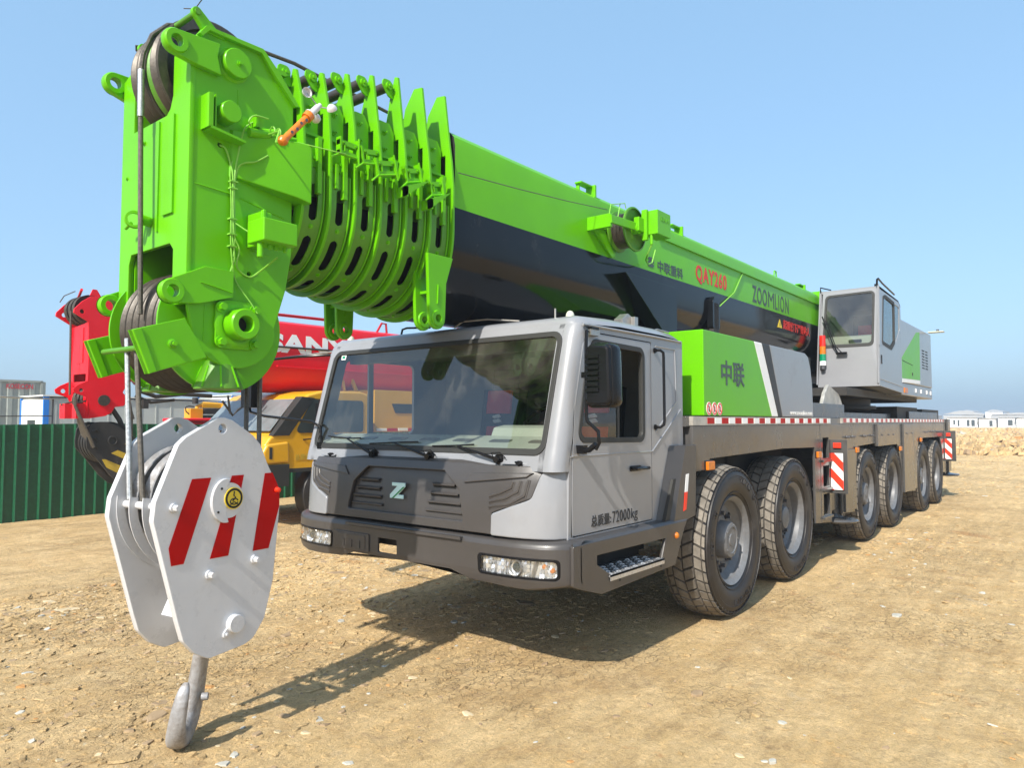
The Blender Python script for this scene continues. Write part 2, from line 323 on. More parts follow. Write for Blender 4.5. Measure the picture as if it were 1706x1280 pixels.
def put_wheel(src,x,y,z=.712,flip=False,steer=0):
    off=Vector(src['_w']); c=src.copy(); S.collection.objects.link(c)
    rot=(math.pi if flip else 0)+R(steer)
    m=Matrix.Rotation(rot,3,'Z'); place(c,Vector((x,y,z))+m@off,crane); c.rotation_euler=(0,0,rot)
    for ch in [q for q in S.collection.objects if q.parent==src]:
        d=ch.copy(); S.collection.objects.link(d); d.parent=c
    return c
for i,x in enumerate(WX):
    hb='A' if i in(0,2,4) else 'B'
    put_wheel(proto[hb],x if i else 6.79,YN-.01 if i else 2.70,steer=0); put_wheel(proto[hb],x,YF+.01,flip=True)
for hb in 'AB':
    for ch in [q for q in S.collection.objects if q.parent==proto[hb]]: bpy.data.objects.remove(ch)
    bpy.data.objects.remove(proto[hb])
# ---------------- chassis
c=MB('chassis')
c.box(5.98,20.95,YN+.03,YF-.03,1.80,1.895)                                # deck
c.box(6.06,6.30,YN+.005,YN+.35,1.40,1.80)                                # front end cap of the skirt
sk=[(6.05,1.81),(6.05,1.42),(6.30,1.40),(6.42,1.50),(8.48,1.535),(9.66,1.515),(9.66,.55),(9.90,.53),(9.90,1.81)]
c.yplate(sk,[],YN,YN+.03,.004)
lad=[(9.92,1.81),(9.92,.53),(10.38,.49),(10.38,1.81)]
c.yplate(lad,[[(10.02,z),(10.30,z),(10.30,z+.27),(10.02,z+.27)] for z in(.62,.99,1.36)],YN,YN+.04,.004)
for z in(.60,.97,1.34): c.box(9.95,10.36,YN-.03,YN+.25,z-.03,z)
mid=[(11.0,1.82),(11.0,1.45),(10.95,.95),(10.93,.55),(11.60,.51),(11.66,.9),(11.85,1.47),(12.97,1.49),(13.04,1.44),(14.39,1.44),(14.7,1.43),(15.10,.94),(15.12,.53),(16.32,.47),(16.50,.9),(16.75,1.47),(17.2,1.50),(19.44,1.49),(19.70,1.2),(19.77,.65),(20.05,.63),(20.05,1.82)]
c.yplate(mid,[],YN+.005,YN+.035,.004)
c.box(13.0,14.4,YN-.035,YN+.003,1.44,1.80); c.box(15.12,16.32,YN-.03,YN+.003,.53,1.80); c.box(11.02,11.62,YN-.02,YN+.003,.56,1.44)
c.box(10.42,10.92,YN+.06,YF-.06,.62,1.80)                                 # front outrigger box
c.box(20.15,20.85,YN+.04,YF-.04,.62,1.80)
c.box(20.05,20.12,YN+.0,YN+.3,.6,1.9); c.box(20.55,20.93,YN-.01,YN+.03,.62,1.9)
c.box(10.38,10.98,YN,YN+.05,1.45,1.81)
c.use('bolt')
for x in(13.3,13.8,14.2,15.4,15.9,11.2,11.5,12.2,12.7,17.6,18.3,19.0): c.bolt((x,YN-.0,1.62),(0,-1,0),.014,.05)
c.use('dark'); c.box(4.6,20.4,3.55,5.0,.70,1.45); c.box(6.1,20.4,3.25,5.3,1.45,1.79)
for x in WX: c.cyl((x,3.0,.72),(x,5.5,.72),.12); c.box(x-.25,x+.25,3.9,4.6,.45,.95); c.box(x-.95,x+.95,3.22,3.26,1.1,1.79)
c.use('chassis')
for x in WX:
    for y in(3.35,5.2): c.cyl((x+.28,y,.8),(x+.2,y,1.7),.06)
chassis=c.build('chassis',crane,bev=.004)
# white and red reflective film, one sub-part per side
m=MB('alu'); m.box(6.05,10.39,YN-.006,YN+.028,1.812,1.893); m.box(11.0,20.05,YN-.006,YN+.028,1.822,1.896); m.box(6.045,6.06,YN,3.3,1.812,1.893)
x=6.36; i=0
while x<10.3:
    m.use('red' if i%2==0 else 'whith'); m.box(x,x+.15,YN-.009,YN-.006,1.826,1.882); x+=.168; i+=1
x=11.05; i=0
while x<19.9:
    m.use('redd' if i%2==0 else 'whith'); m.box(x,x+.15,YN-.009,YN-.006,1.832,1.888); x+=.168; i+=1
m.build('reflective_strip',chassis)
for (x,y,z) in((6.38,YN,1.44),(9.78,YN,1.42),(11.72,YN-.0,1.42),(14.85,YN-.0,1.35),(16.9,YN,1.47)):
    m=MB('orange'); m.box(x-.075,x+.075,y-.035,y-.004,z-.04,z+.04); m.use('plastic').box(x-.085,x+.085,y-.008,y+.01,z-.05,z+.05); m.build('marker_lamp',chassis,bev=.008)
def hazard(x,y0,y1,z0,z1,up=1):
    m=MB('whith'); m.box(x-.008,x,y0,y1,z0,z1); m.use('redh'); h=z1-z0; w_=y1-y0; b=.20
    import itertools
    k=-2
    # diagonal bands clipped to the plate
    def clip(poly):
        for (ax,lim,sg) in((1,z0,1),(1,z1,-1)):
            out=[]
            for i in range(len(poly)):
                a=poly[i-1];bb=poly[i]; ia=(a[ax]-lim)*sg>=0; ib=(bb[ax]-lim)*sg>=0
                if ia!=ib:
                    t=(lim-a[ax])/(bb[ax]-a[ax]); out.append((a[0]+(bb[0]-a[0])*t,a[1]+(bb[1]-a[1])*t))
                if ib: out.append(bb)
            poly=out
            if not poly: return []
        return poly
    zz=z0-.5
    while zz<z1+.3:
        p=clip([(y0,zz),(y1,zz+w_*1.1),(y1,zz+w_*1.1+b*.62),(y0,zz+b*.62)])
        if len(p)>2: m.prism(p,'X',x-.0105,x-.008)
        zz+=b*1.24
    m.use('plastic').box(x,x+.012,y0-.005,y1+.005,z0-.005,z1+.005)
    return m.build('hazard_panel',chassis)
hazard(10.37,2.62,2.775,.93,1.42); hazard(20.03,2.63,2.77,.95,1.43)
m=MB('redh'); m.box(10.35,10.37,2.64,2.74,1.49,1.56); m.box(20.01,20.03,2.65,2.74,1.49,1.57); m.use('chassis').box(10.38,10.42,2.57,2.80,.88,1.60); m.box(20.04,20.08,2.55,2.80,.9,1.62); m.build('side_lamp_bracket',chassis,bev=.004)
for x in(10.9,20.85):
    m=MB('chassis'); m.lathe([(0,.0),(.30,.0),(.32,.02),(.30,.045),(.12,.07),(.08,.12),(.08,.35),(0,.35)],(x+.1,2.92,.43 if x<15 else .50),(0,0,1),n=40); m.build('outrigger_foot',crane)
# deck top clutter
m=MB('chassis'); m.box(9.75,11.2,3.3,5.4,1.90,2.06); m.box(11.4,19.6,3.1,5.4,1.90,1.99); m.box(9.7,11.8,2.95,3.2,1.90,2.10); m.box(16.8,20.3,2.95,3.6,1.90,2.05); m.use('blackd').box(18.6,20.8,3.0,5.5,1.9,2.12); m.box(15.9,18.0,3.0,3.9,1.9,2.14)
m.tube([(9.72,2.86,1.9),(9.74,2.86,1.99),(9.80,2.86,2.02),(9.86,2.86,1.99),(9.86,2.86,1.9)],.012)
m.build('deck_platform',crane,bev=.01)
# ---------------- equipment box behind the cab
z0,z1=1.90,2.70
m=MB('green'); out=[(6.30,z0),(6.30,z1),(7.60,z1),(8.14,z0)]
def boxpart(pts,mat,y0=YN,y1=3.62):
    m.use(mat).prism(pts,'Y',y0,y1)
boxpart([(6.30,z0),(8.12,z0),(7.60,z1),(6.30,z1)],'green')
boxpart([(8.12,z0),(8.32,z0),(7.83,z1),(7.60,z1)],'whith')
boxpart([(8.32,z0),(8.47,z0),(8.07,z1),(7.83,z1)],'txtb')
boxpart([(8.47,z0),(9.64,z0),(9.62,2.30),(9.56,2.52),(9.47,2.66),(9.34,z1),(8.07,z1)],'grey')
ebox=m.build('equipment_box',crane,bev=.010,angle=50)
m=MB('txt'); m.text('中联',(6.70,YN-.001,2.195),(1,0,0),(0,0,1),.60,.25,bold=.022); m.build('lettering',ebox)
m=MB('txtw'); m.text('www.zoomlion.com',(8.72,YN-.001,1.925),(1,0,0),(0,0,1),.86,.055,bold=.01); m.build('lettering',ebox)
for i in range(3):
    xx=6.405+i*.125; cy=1.967
    m=MB('whith'); m.yplate([(xx+.058*math.cos(a),cy+.062*math.sin(a)) for a in np.linspace(0,2*math.pi,28)[:-1]],[],YN-.004,YN-.001)
    m.use('redh'); m.yplate([(xx+.052*math.cos(a),cy+.056*math.sin(a)) for a in np.linspace(0,2*math.pi,28)[:-1]],[[(xx+.040*math.cos(a),cy+.044*math.sin(a)) for a in np.linspace(0,2*math.pi,28)[:-1]]],YN-.006,YN-.0042)
    m.prism([(xx-.035,cy+.028),(xx-.026,cy+.036),(xx+.034,cy-.028),(xx+.026,cy-.036)],'Y',YN-.006,YN-.0045)
    m.use('txtb'); m.prism([(xx-.012,cy-.03),(xx+.006,cy-.03),(xx+.014,cy+.01),(xx-.004,cy+.03),(xx-.016,cy+.012)],'Y',YN-.0055,YN-.0046)
    m.build('warning_sign',ebox)
m=MB('grey'); m.box(6.3,9.4,5.0,YF,1.90,2.62); m.build('far_equipment_box',crane,bev=.012).name='equipment_box.001'
# luffing cylinder and boom rest
m=MB('blackd'); m.cyl((9.2,YC,2.15),(16.0,YC,2.45),.19,n=32); m.cyl((10.2,YC,1.95),(8.9,YC,2.75),.11); m.box(8.62,8.80,3.66,3.74,2.0,3.36); m.box(8.5,8.9,3.74,4.8,1.9,2.62); m.box(8.55,8.86,3.72,3.95,2.6,3.0)
m.build('boom_rest',crane,bev=.02)
# ================================================================ front cab
ZS=[1.50,1.56,1.63,1.80,2.05,2.30,2.50,2.56,2.60]; XS=[4.045,4.055,4.075,4.118,4.182,4.246,4.30,4.335,4.42]
xf=lambda z: float(np.interp(z,ZS,XS))
yn,yf=2.84,5.71
def pillar(m,side):
    rings=[]
    for z in[1.50,1.56,1.63,1.75,1.9,2.1,2.3,2.45,2.52,2.56]:
        x=xf(z); r=.10; ys=yn if side<0 else yf; k=1 if side<0 else -1; row=[(x,ys+k*.17,z),(x,ys+k*.13,z)]
        for j in range(9): a=math.pi/2*j/8; row.append((x+r-r*math.cos(a),ys+k*(r-r*math.sin(a)),z))
        row.append((x+r+.035,ys,z)); rings.append(row)
    m.loft(rings)
def wsmap(off=0):
    # windscreen plane: (y, s) with s running up the slope from z=1.50
    return lambda y,zz,t:(xf(zz)+t-off,y,zz)
cutz=[1.56,1.63,1.8,2.05,2.3,2.5]
m=MB('grey'); pillar(m,-1); pillar(m,1)
wso=rc([(yn+.115,1.615),(yf-.115,1.615),(yf-.16,2.495),(yn+.075,2.495)],.07)
m.plate([(yn+.15,1.50),(yf-.15,1.50),(yf-.15,2.56),(yn+.15,2.56)],[],lambda y,z,t:(xf(z)+t,y,z),.0001) if False else None
# frame strips round the screen (below, above, left, right)
fr_out=[(yn+.125,1.50),(yf-.125,1.50),(yf-.125,2.56),(yn+.125,2.56)]
wsh=rc([(yn+.145,1.63),(yf-.145,1.63),(yf-.165,2.485),(yn+.135,2.485)],.075)
m.plate(fr_out,[wsh],wsmap(),.02,cutsy=cutz)
# roof with rounded front edge
rings=[]
for (dx,z) in((.0,2.555),(.012,2.585),(.05,2.612),(.12,2.628),(.5,2.645),(1.2,2.645),(1.5,2.63),(1.56,2.60),(1.565,2.50)):
    x=4.33+dx; row=[]
    for k in range(0,19):
        t=k/18; 
        # side-rounded section
        yy=yn+.0+(yf-yn)*t; ed=min(t,1-t)*(yf-yn); zz=z-max(0,(.09-ed))**2*7
        row.append((x+.06*max(0,(.12-ed)/.12)**2,yy,max(zz,2.53)))
    rings.append(row)
tt=[0,.01,.022,.035,.05,.075,.12,.25,.4,.5,.6,.75,.88,.925,.95,.965,.978,.99,1]
rings=[[(x+.07*max(0,(.10-min(t,1-t)*(yf-yn))/.10)**2,yn+(yf-yn)*t,max(z-max(0,(.10-min(t,1-t)*(yf-yn)))**2*6.5,2.535)) for t in tt] for x,z in [(4.33+dx,z) for (dx,z) in((.0,2.545),(.008,2.575),(.03,2.602),(.09,2.624),(.5,2.645),(1.2,2.645),(1.50,2.63),(1.58,2.60),(1.60,2.545))]]
m.loft(rings)
# near and far side walls
seam=[(4.19,1.02),(4.19,1.55),(4.225,1.96),(4.34,2.40),(4.405,2.505)]
side=[(4.19,1.01),(5.98,1.01),(5.98,2.56),(4.44,2.56)]+[(x,z) for x,z in seam[::-1]][:-1]
doorh=[(4.215,1.04),(5.395,1.04),(5.395,2.505),(4.425,2.505),(4.36,2.40),(4.25,1.96),(4.215,1.55)]
def side_front(z): return xf(z)+.13
sidep=[(4.17,1.01),(5.98,1.01),(5.98,2.56),(4.45,2.56),(4.43,2.5),(side_front(2.3),2.3),(side_front(2.05),2.05),(side_front(1.8),1.8),(side_front(1.56),1.56)]
m.yplate(sidep,[doorh],yn,yn+.03)
farwin=rc([(4.33,1.72),(5.42,1.72),(5.42,2.44),(4.52,2.44)],.06)
m.yplate(sidep,[farwin],yf-.03,yf)
m.box(4.80,4.86,yf-.028,yf-.004,1.70,2.46)
m.box(5.955,5.98,yn+.03,yf-.03,1.01,2.56)
# pressed lines on the rear side panel
def ridge(pts,r=.008,y=yn): m.tube([(x,y,z) for x,z in pts],r,6)
ridge([(5.47,2.475),(5.83,2.475),(5.85,2.02),(5.46,1.76)]); ridge([(5.40,1.60),(5.93,1.95)]); ridge([(4.20,1.60),(5.40,1.60)],.006)
m.tube([(4.36,yn-.006,2.545),(5.4,yn-.008,2.552),(5.95,yn-.004,2.55)],.010,6)
cab=m.build('cab_body',crane,smooth=50)
# door
dpl=[(4.223,1.048),(5.387,1.048),(5.387,2.497),(4.43,2.497),(4.365,2.397),(4.258,1.962),(4.223,1.55)]
dwin=rc([(4.30,1.71),(5.26,1.695),(5.26,2.43),(4.505,2.44),(4.42,2.30)],.07)
m=MB('grey'); m.yplate(rc(dpl,.02,3),[dwin],yn-.002,yn+.022,.003); m.tube([(4.225,yn-.001,1.605),(5.385,yn-.001,1.60)],.0055,6)
m.yplate([(4.223,1.048),(5.387,1.048),(5.387,1.6),(4.223,1.6)],[],yn+.03,yn+.034)
door=m.build('cab_door',crane,smooth=40)
m=MB('seal'); big=rc([(4.285,1.695),(5.275,1.68),(5.275,2.445),(4.495,2.455),(4.405,2.30)],.08); m.yplate(big,[rc([(4.325,1.735),(5.235,1.72),(5.235,2.405),(4.52,2.415),(4.45,2.30)],.05)],yn-.008,yn+.03,.003); m.build('window_seal',door)
m=MB('glassl'); m.add([(4.32,yn+.012,1.725),(4.86,yn+.012,1.72),(4.86,yn+.012,2.41),(4.52,yn+.012,2.42),(4.44,yn+.012,2.3)],[(0,1,2,3,4)]); m.use('seal').box(4.855,4.885,yn+.005,yn+.03,1.72,2.42); m.build('window_pane',door,recalc=False)
m=MB('plastic'); m.yplate(rc([(5.02,1.455),(5.20,1.455),(5.20,1.50),(5.02,1.50)],.02),[],yn-.012,yn-.002,.003); m.tube([(5.05,yn-.01,1.478),(5.07,yn-.035,1.478),(5.28,yn-.035,1.475),(5.30,yn-.022,1.472)],.014,8); m.build('door_handle',door)
m=MB('txtb'); m.text('总质量:',(4.46,yn-.003,1.085),(1,0,0),(0,0,1),.275,.085,bold=.012,sp=1.05); m.text('72000',(4.755,yn-.003,1.085),(1,0,0),(0,0,1),.265,.088,bold=.003,sp=1.12); m.text('kg',(5.04,yn-.003,1.065),(1,0,0),(0,0,1),.10,.105,bold=.0); m.build('lettering',door)
# grab rail
m=MB('plastic'); m.tube([(5.455,yn,2.44),(5.465,yn-.05,2.44),(5.49,yn-.065,2.42),(5.495,yn-.065,2.38),(5.50,yn-.065,1.86),(5.49,yn-.065,1.82),(5.465,yn-.045,1.80),(5.455,yn,1.80)],.012,10); m.bolt((5.455,yn-.002,2.44),(0,-1,0),.016,.02); m.bolt((5.455,yn-.002,1.80),(0,-1,0),.016,.02); m.build('grab_rail',crane)
# windscreen
m=MB('seal'); m.plate(rc([(yn+.125,1.61),(yf-.125,1.61),(yf-.145,2.505),(yn+.115,2.505)],.09),[rc([(yn+.165,1.655),(yf-.165,1.655),(yf-.185,2.465),(yn+.155,2.465)],.06)],wsmap(.010),.028,.004,cutsy=cutz); wsl=m.build('windscreen_seal',crane,smooth=45)
m=MB('glass'); yy=[yn+.14,yf-.14]; zs=[1.63,1.8,2.05,2.3,2.49]; m.loft([[(xf(z)+.004,y,z) for y in np.linspace(yy[0],yy[1],9)] for z in zs]); m.build('windscreen',crane,recalc=False)
m=MB('whith'); m.plate([(5.40,2.42),(5.46,2.42),(5.47,2.47),(5.40,2.47)],[],wsmap(-.001),.001); m.use('greenl').plate([(5.41,2.43),(5.45,2.43),(5.455,2.455),(5.415,2.455)],[],wsmap(.001),.001); m.build('inspection_sticker',wsl)
# wipers
for (bx,a,b_,tip0,tip1) in((4.72,(4.72,1.575),(5.10,1.70),(5.38,1.715),(4.93,1.705)),(4.06,(4.06,1.575),(4.50,1.675),(4.80,1.66),(4.22,1.685)),(3.36,(3.36,1.575),(3.78,1.665),(4.05,1.655),(3.62,1.675))):
    m=MB('plastic'); P=lambda p,o:(xf(p[1])-o,p[0],p[1]); mid_=((a[0]+b_[0])/2,(a[1]+b_[1])/2+.005)
    m.tube([P(a,.03),P(mid_,.05),P(b_,.03)],[.014,.010,.006],8); m.tube([P(tip0,.014),P(b_,.026),P(tip1,.014)],.0065,6); m.bolt(P(a,.0),(-1,0,0),.026,.05)
    m.tube([P((a[0]+.02,a[1]-.01),.02),P((a[0]+.05,a[1]+.045),.05),P((a[0]-.03,a[1]+.05),.05),P((a[0]-.07,a[1]+.01),.02)],.004,6)
    m.build('wiper',crane)
m=MB('plastic')
for yy_ in(5.30,3.18): m.tube([(4.05,yy_,1.545),(4.03,yy_+.01,1.56),(4.03,yy_-.02,1.565)],.008); m.bolt((4.05,yy_-.02,1.55),(-1,0,0),.014,.03)
m.build('screen_washer_jet',crane)
# --- lower front: plan curve
def xb(y,base,k=1.0):
    d=abs(y-4.275); return base+float(np.interp(d,[0,.95,1.1,1.22,1.32,1.39,1.435],[0,0,.018,.05,.10,.165,.26]))*k
zb=lambda z: float(np.interp(z,[1.03,1.25,1.46,1.54,1.56],[3.955,3.965,3.985,4.02,4.06]))
cuts=[4.275+s*d for s in(-1,1) for d in(.95,1.0,1.05,1.1,1.15,1.2,1.25,1.29,1.33,1.36,1.39,1.415)]
def corner(side):
    m=MB('grey'); s=side; f=lambda y:4.275+s*(y)
    # light corner shell, drawn as |dy| , z
    pts=[(.93,1.045),(1.435,1.035),(1.435,1.545),(1.31,1.545),(1.235,1.31),(.93,1.195)]
    pts=rc([(a,b) for a,b in pts],[.02,.01,.01,.02,.05,.03])
    m.plate([(f(a),b) for a,b in pts],[],lambda y,z,t:(xb(y,zb(z))-.022+t,y,z),.045,.010,cuts=cuts,cutsy=(1.15,1.25,1.35,1.46,1.52))
    # return to the door seam
    rows=[[(xb(f(1.43),zb(z))+dx,f(1.43)+s*0.002,z) for dx in(-.01,.05,.0+max(.0,4.185-xb(f(1.43),zb(z))))] for z in(1.035,1.25,1.46,1.545)]
    m.loft(rows); m.loft([[(zb(1.545)+.0+xb(f(d),0)-.01,f(d),1.545) for d in(.95,1.1,1.2,1.3,1.36,1.41,1.435)],[(4.06,f(d),1.56) if d<1.3 else (4.14,f(d),1.56) for d in(.95,1.1,1.2,1.3,1.36,1.41,1.435)]])
    return m.build('corner_panel',crane,smooth=45)
corner(-1); corner(1)
m=MB('dgrey'); f=lambda d:4.275+d
hexo=rc([(f(-.66),1.12),(f(.66),1.12),(f(.60),1.35),(f(.44),1.478),(f(-.44),1.478),(f(-.60),1.35)],.015,3)
m.plate([(f(-.93),1.05),(f(.93),1.05),(f(.93),1.20),(f(1.235),1.315),(f(1.31),1.535),(f(.85),1.535),(f(.55),1.562),(f(-.55),1.562),(f(-.85),1.535),(f(-1.31),1.535),(f(-1.235),1.315),(f(-.93),1.20)],[hexo],lambda y,z,t:(xb(y,zb(z))-.012+t,y,z),.03,.006,cuts=cuts,cutsy=(1.1,1.2,1.3,1.4,1.46,1.5,1.54))
m.plate([(f(-.68),1.10),(f(.68),1.10),(f(.62),1.36),(f(.46),1.49),(f(-.46),1.49),(f(-.62),1.36)],[],lambda y,z,t:(zb(z)+.022+(z-1.1)*.03+t,y,z),.004,0,cutsy=(1.25,1.46))
# ledge creases of the wings
for s in(-1,1):
    m.plate([(f(s*.66),1.40),(f(s*1.20),1.46),(f(s*1.24),1.49),(f(s*.72),1.475)],[],lambda y,z,t:(xb(y,zb(z))-.028+t,y,z),.02,.006,cuts=cuts)
grille=m.build('grille_panel',crane,smooth=30)
for s in(-1,1):
    for k,(z,a,b_) in enumerate(((1.365,.30,.55),(1.298,.28,.59),(1.232,.26,.62),(1.166,.24,.64))):
        m=MB('dgrey'); ys=sorted((f(s*a),f(s*b_))); x=zb(z)+.022+.006
        m.loft([[(x,ys[0],z+.018),(x,ys[1],z+.018)],[(x-.022,ys[0]+.01,z+.006),(x-.022,ys[1]-.01,z+.006)],[(x-.022,ys[0]+.01,z+.0),(x-.022,ys[1]-.01,z+.0)],[(x,ys[0]+.005,z-.012),(x,ys[1]-.005,z-.012)]])
        m.use('dark').box(x-.004,x+.001,ys[0]+.01,ys[1]-.01,z-.022,z-.011); m.build('louvre',grille,smooth=30)
for s in(-1,1):
    for k in range(3):
        m=MB('dgrey')
        for q,dz in ((.0,0),(.008,-.016)):
            pts=[(.905,1.315-.036*k+dz),(1.00+.04*k,1.345-.036*k+dz),(1.085+.05*k+q,1.385-.026*k+dz),(1.10+.055*k+q,1.425+.008*k)]
            m.tube([(xb(f(s*y),zb(z))-.013+q*.8,f(s*y),z) for y,z in pts],.010,6)
        m.build('vent_rib',grille,smooth=30)
m=MB('mint'); zz=zb(1.3)+.006
m.plate([(4.405,1.36),(4.255,1.36),(4.255,1.33),(4.335,1.265),(4.275,1.265),(4.275,1.235),(4.43,1.235),(4.43,1.262),(4.345,1.333),(4.405,1.333)],[],lambda y,z,t:(zz+t-.008,y,z),.01,.002)
m.use('greenl').plate([(4.275,1.33),(4.255,1.33),(4.385,1.235),(4.405,1.235)],[],lambda y,z,t:(zz+t-.011,y,z),.003)
m.build('badge',grille)
# --- bumper
def xbm(y,k=0):
    d=abs(y-4.275); return 3.925+float(np.interp(d,[0,1.0,1.12,1.24,1.34,1.42,1.48,1.52,1.53],[0,0,.008,.03,.06,.10,.155,.22,.30]))
cb=[4.275+s*d for s in(-1,1) for d in(1.0,1.06,1.12,1.18,1.24,1.29,1.34,1.38,1.42,1.45,1.48,1.50,1.515)]
m=MB('dgrey'); hole=rc([(4.30,.80),(4.52,.80),(4.52,.915),(4.30,.915)],.012)
hl=[rc([(4.275+s*.83,.775),(4.275+s*1.45,.775),(4.275+s*1.45,.915),(4.275+s*.82,.915)],.03) for s in(-1,1)]
bo=[(2.75,.745),(3.05,.70),(3.55,.715),(3.72,.765),(4.83,.765),(5.0,.715),(5.50,.70),(5.80,.745),(5.80,.985),(2.75,.985)]
m.plate(bo,[hole]+hl,lambda y,z,t:(xbm(y)+t+float(np.interp(z,[.70,.76,.8],[.025,.005,0])),y,z),.02,.004,cuts=cb,cutsy=(.76,.8))
ys=[4.275+s*d for s,d in [(-1,1.525),(-1,1.515),(-1,1.50),(-1,1.48),(-1,1.45),(-1,1.42),(-1,1.38),(-1,1.34),(-1,1.29),(-1,1.24),(-1,1.12),(-1,1.0),(1,0),(1,1.0),(1,1.12),(1,1.24),(1,1.29),(1,1.34),(1,1.38),(1,1.42),(1,1.45),(1,1.48),(1,1.5),(1,1.515),(1,1.525)]]
m.loft([[(xbm(y)+dx,y,z) for y in ys] for dx,z in((.001,.983),(.006,1.003),(.022,1.020),(.05,1.028),(.16,1.035))])
zlo=lambda y: float(np.interp(y,[2.75,3.05,3.55,3.72,4.83,5.0,5.5,5.8],[.745,.70,.715,.765,.765,.715,.70,.745]))
m.loft([[(xbm(y)+dx,y,zlo(y)-dz) for y in ys] for dx,dz in((.03,-.001),(.06,.012),(.25,.03))])
m.box(3.90,3.93,3.60,4.90,.99,1.012)
bumper=m.build('bumper',crane,smooth=35)
m=MB('dgrey'); m.plate(rc([(4.62,.785),(5.06,.785),(5.06,.93),(4.62,.93)],.01),[],lambda y,z,t:(3.913+t,y,z),.012,.003); m.plate(rc([(4.66,.80),(5.02,.80),(5.02,.915),(4.66,.915)],.01),[],lambda y,z,t:(3.908+t,y,z),.005,.002)
for k in range(3): m.box(3.902,3.908,4.72+.1*k,4.76+.1*k,.81,.87)
m.use('blackd').box(4.05,4.3,4.1,4.7,.84,1.0); m.build('number_plate_holder',bumper)
for s in(-1,1):
    f2=lambda d:4.275+s*d
    m=MB('plastic'); fn=lambda o:(lambda y,z,t:(xbm(y)+t-o,y,z))
    m.plate(hl[0 if s<0 else 1],[rc([(f2(.85),.79),(f2(1.435),.79),(f2(1.435),.90),(f2(.845),.90)],.025)],fn(.004),.03,.003,cuts=cb)
    m.use('chrome'); m.plate(rc([(f2(.85),.785),(f2(1.44),.785),(f2(1.44),.905),(f2(.845),.905)],.02),[],fn(-.035),.004,cuts=cb)
    rh=np.random.default_rng(3); m.use('chrome')
    for i in range(19):
        for j in range(4):
            d0=.862+.0205*i; z0_=.79+.028*j
            if 1.10<d0+.01<1.20: continue
            q=[]; tl=rh.normal(0,.006,4)
            for (dd,zz_),t_ in zip(((0,0),(.019,0),(.019,.026),(0,.026)),tl): y_=f2(d0+dd); q.append((xbm(y_)+.022+t_,y_,z0_+zz_))
            m.add(q,[(0,1,2,3)])
    for i in range(7):
        for j in range(4):
            d0=1.318+.0165*i; z0_=.79+.028*j; q=[]; tl=rh.normal(0,.006,4)
            for (dd,zz_),t_ in zip(((0,0),(.015,0),(.015,.026),(0,.026)),tl): y_=f2(d0+dd); q.append((xbm(y_)+.02+t_,y_,z0_+zz_))
            m.add(q,[(0,1,2,3)])
    c0=Vector((xbm(f2(1.15))+.03,f2(1.15),.845)); m.lathe([(.052,-.028),(.045,-.01),(.034,-.004)],c0,(1,0,0),n=24); m.use('winb').lathe([(.034,-.008),(.026,-.022),(0,-.028)],c0,(1,0,0),n=20); m.use('steel').lathe([(.050,-.03),(.056,-.034),(.058,-.02)],c0,(1,0,0),n=24)
    m.use('steel').prism([(f2(1.26),.785),(f2(1.275),.785),(f2(1.31),.905),(f2(1.295),.905)],'X',xbm(f2(1.28))+.005,xbm(f2(1.28))+.03)
    m.use('orange').lathe([(0,-.012),(.016,-.008),(.02,.01)],(xbm(f2(1.345))+.03,f2(1.345),.865),(1,0,0),n=14); m.lathe([(0,-.012),(.016,-.008),(.02,.01)],(xbm(f2(1.40))+.02,f2(1.40),.84),(1,0,0),n=14)
    m.use('lens'); m.plate(rc([(f2(.85),.785),(f2(1.44),.785),(f2(1.44),.905),(f2(.845),.905)],.02),[],fn(.000),.003,cuts=cb)
    m.build('headlight',bumper,recalc=False)
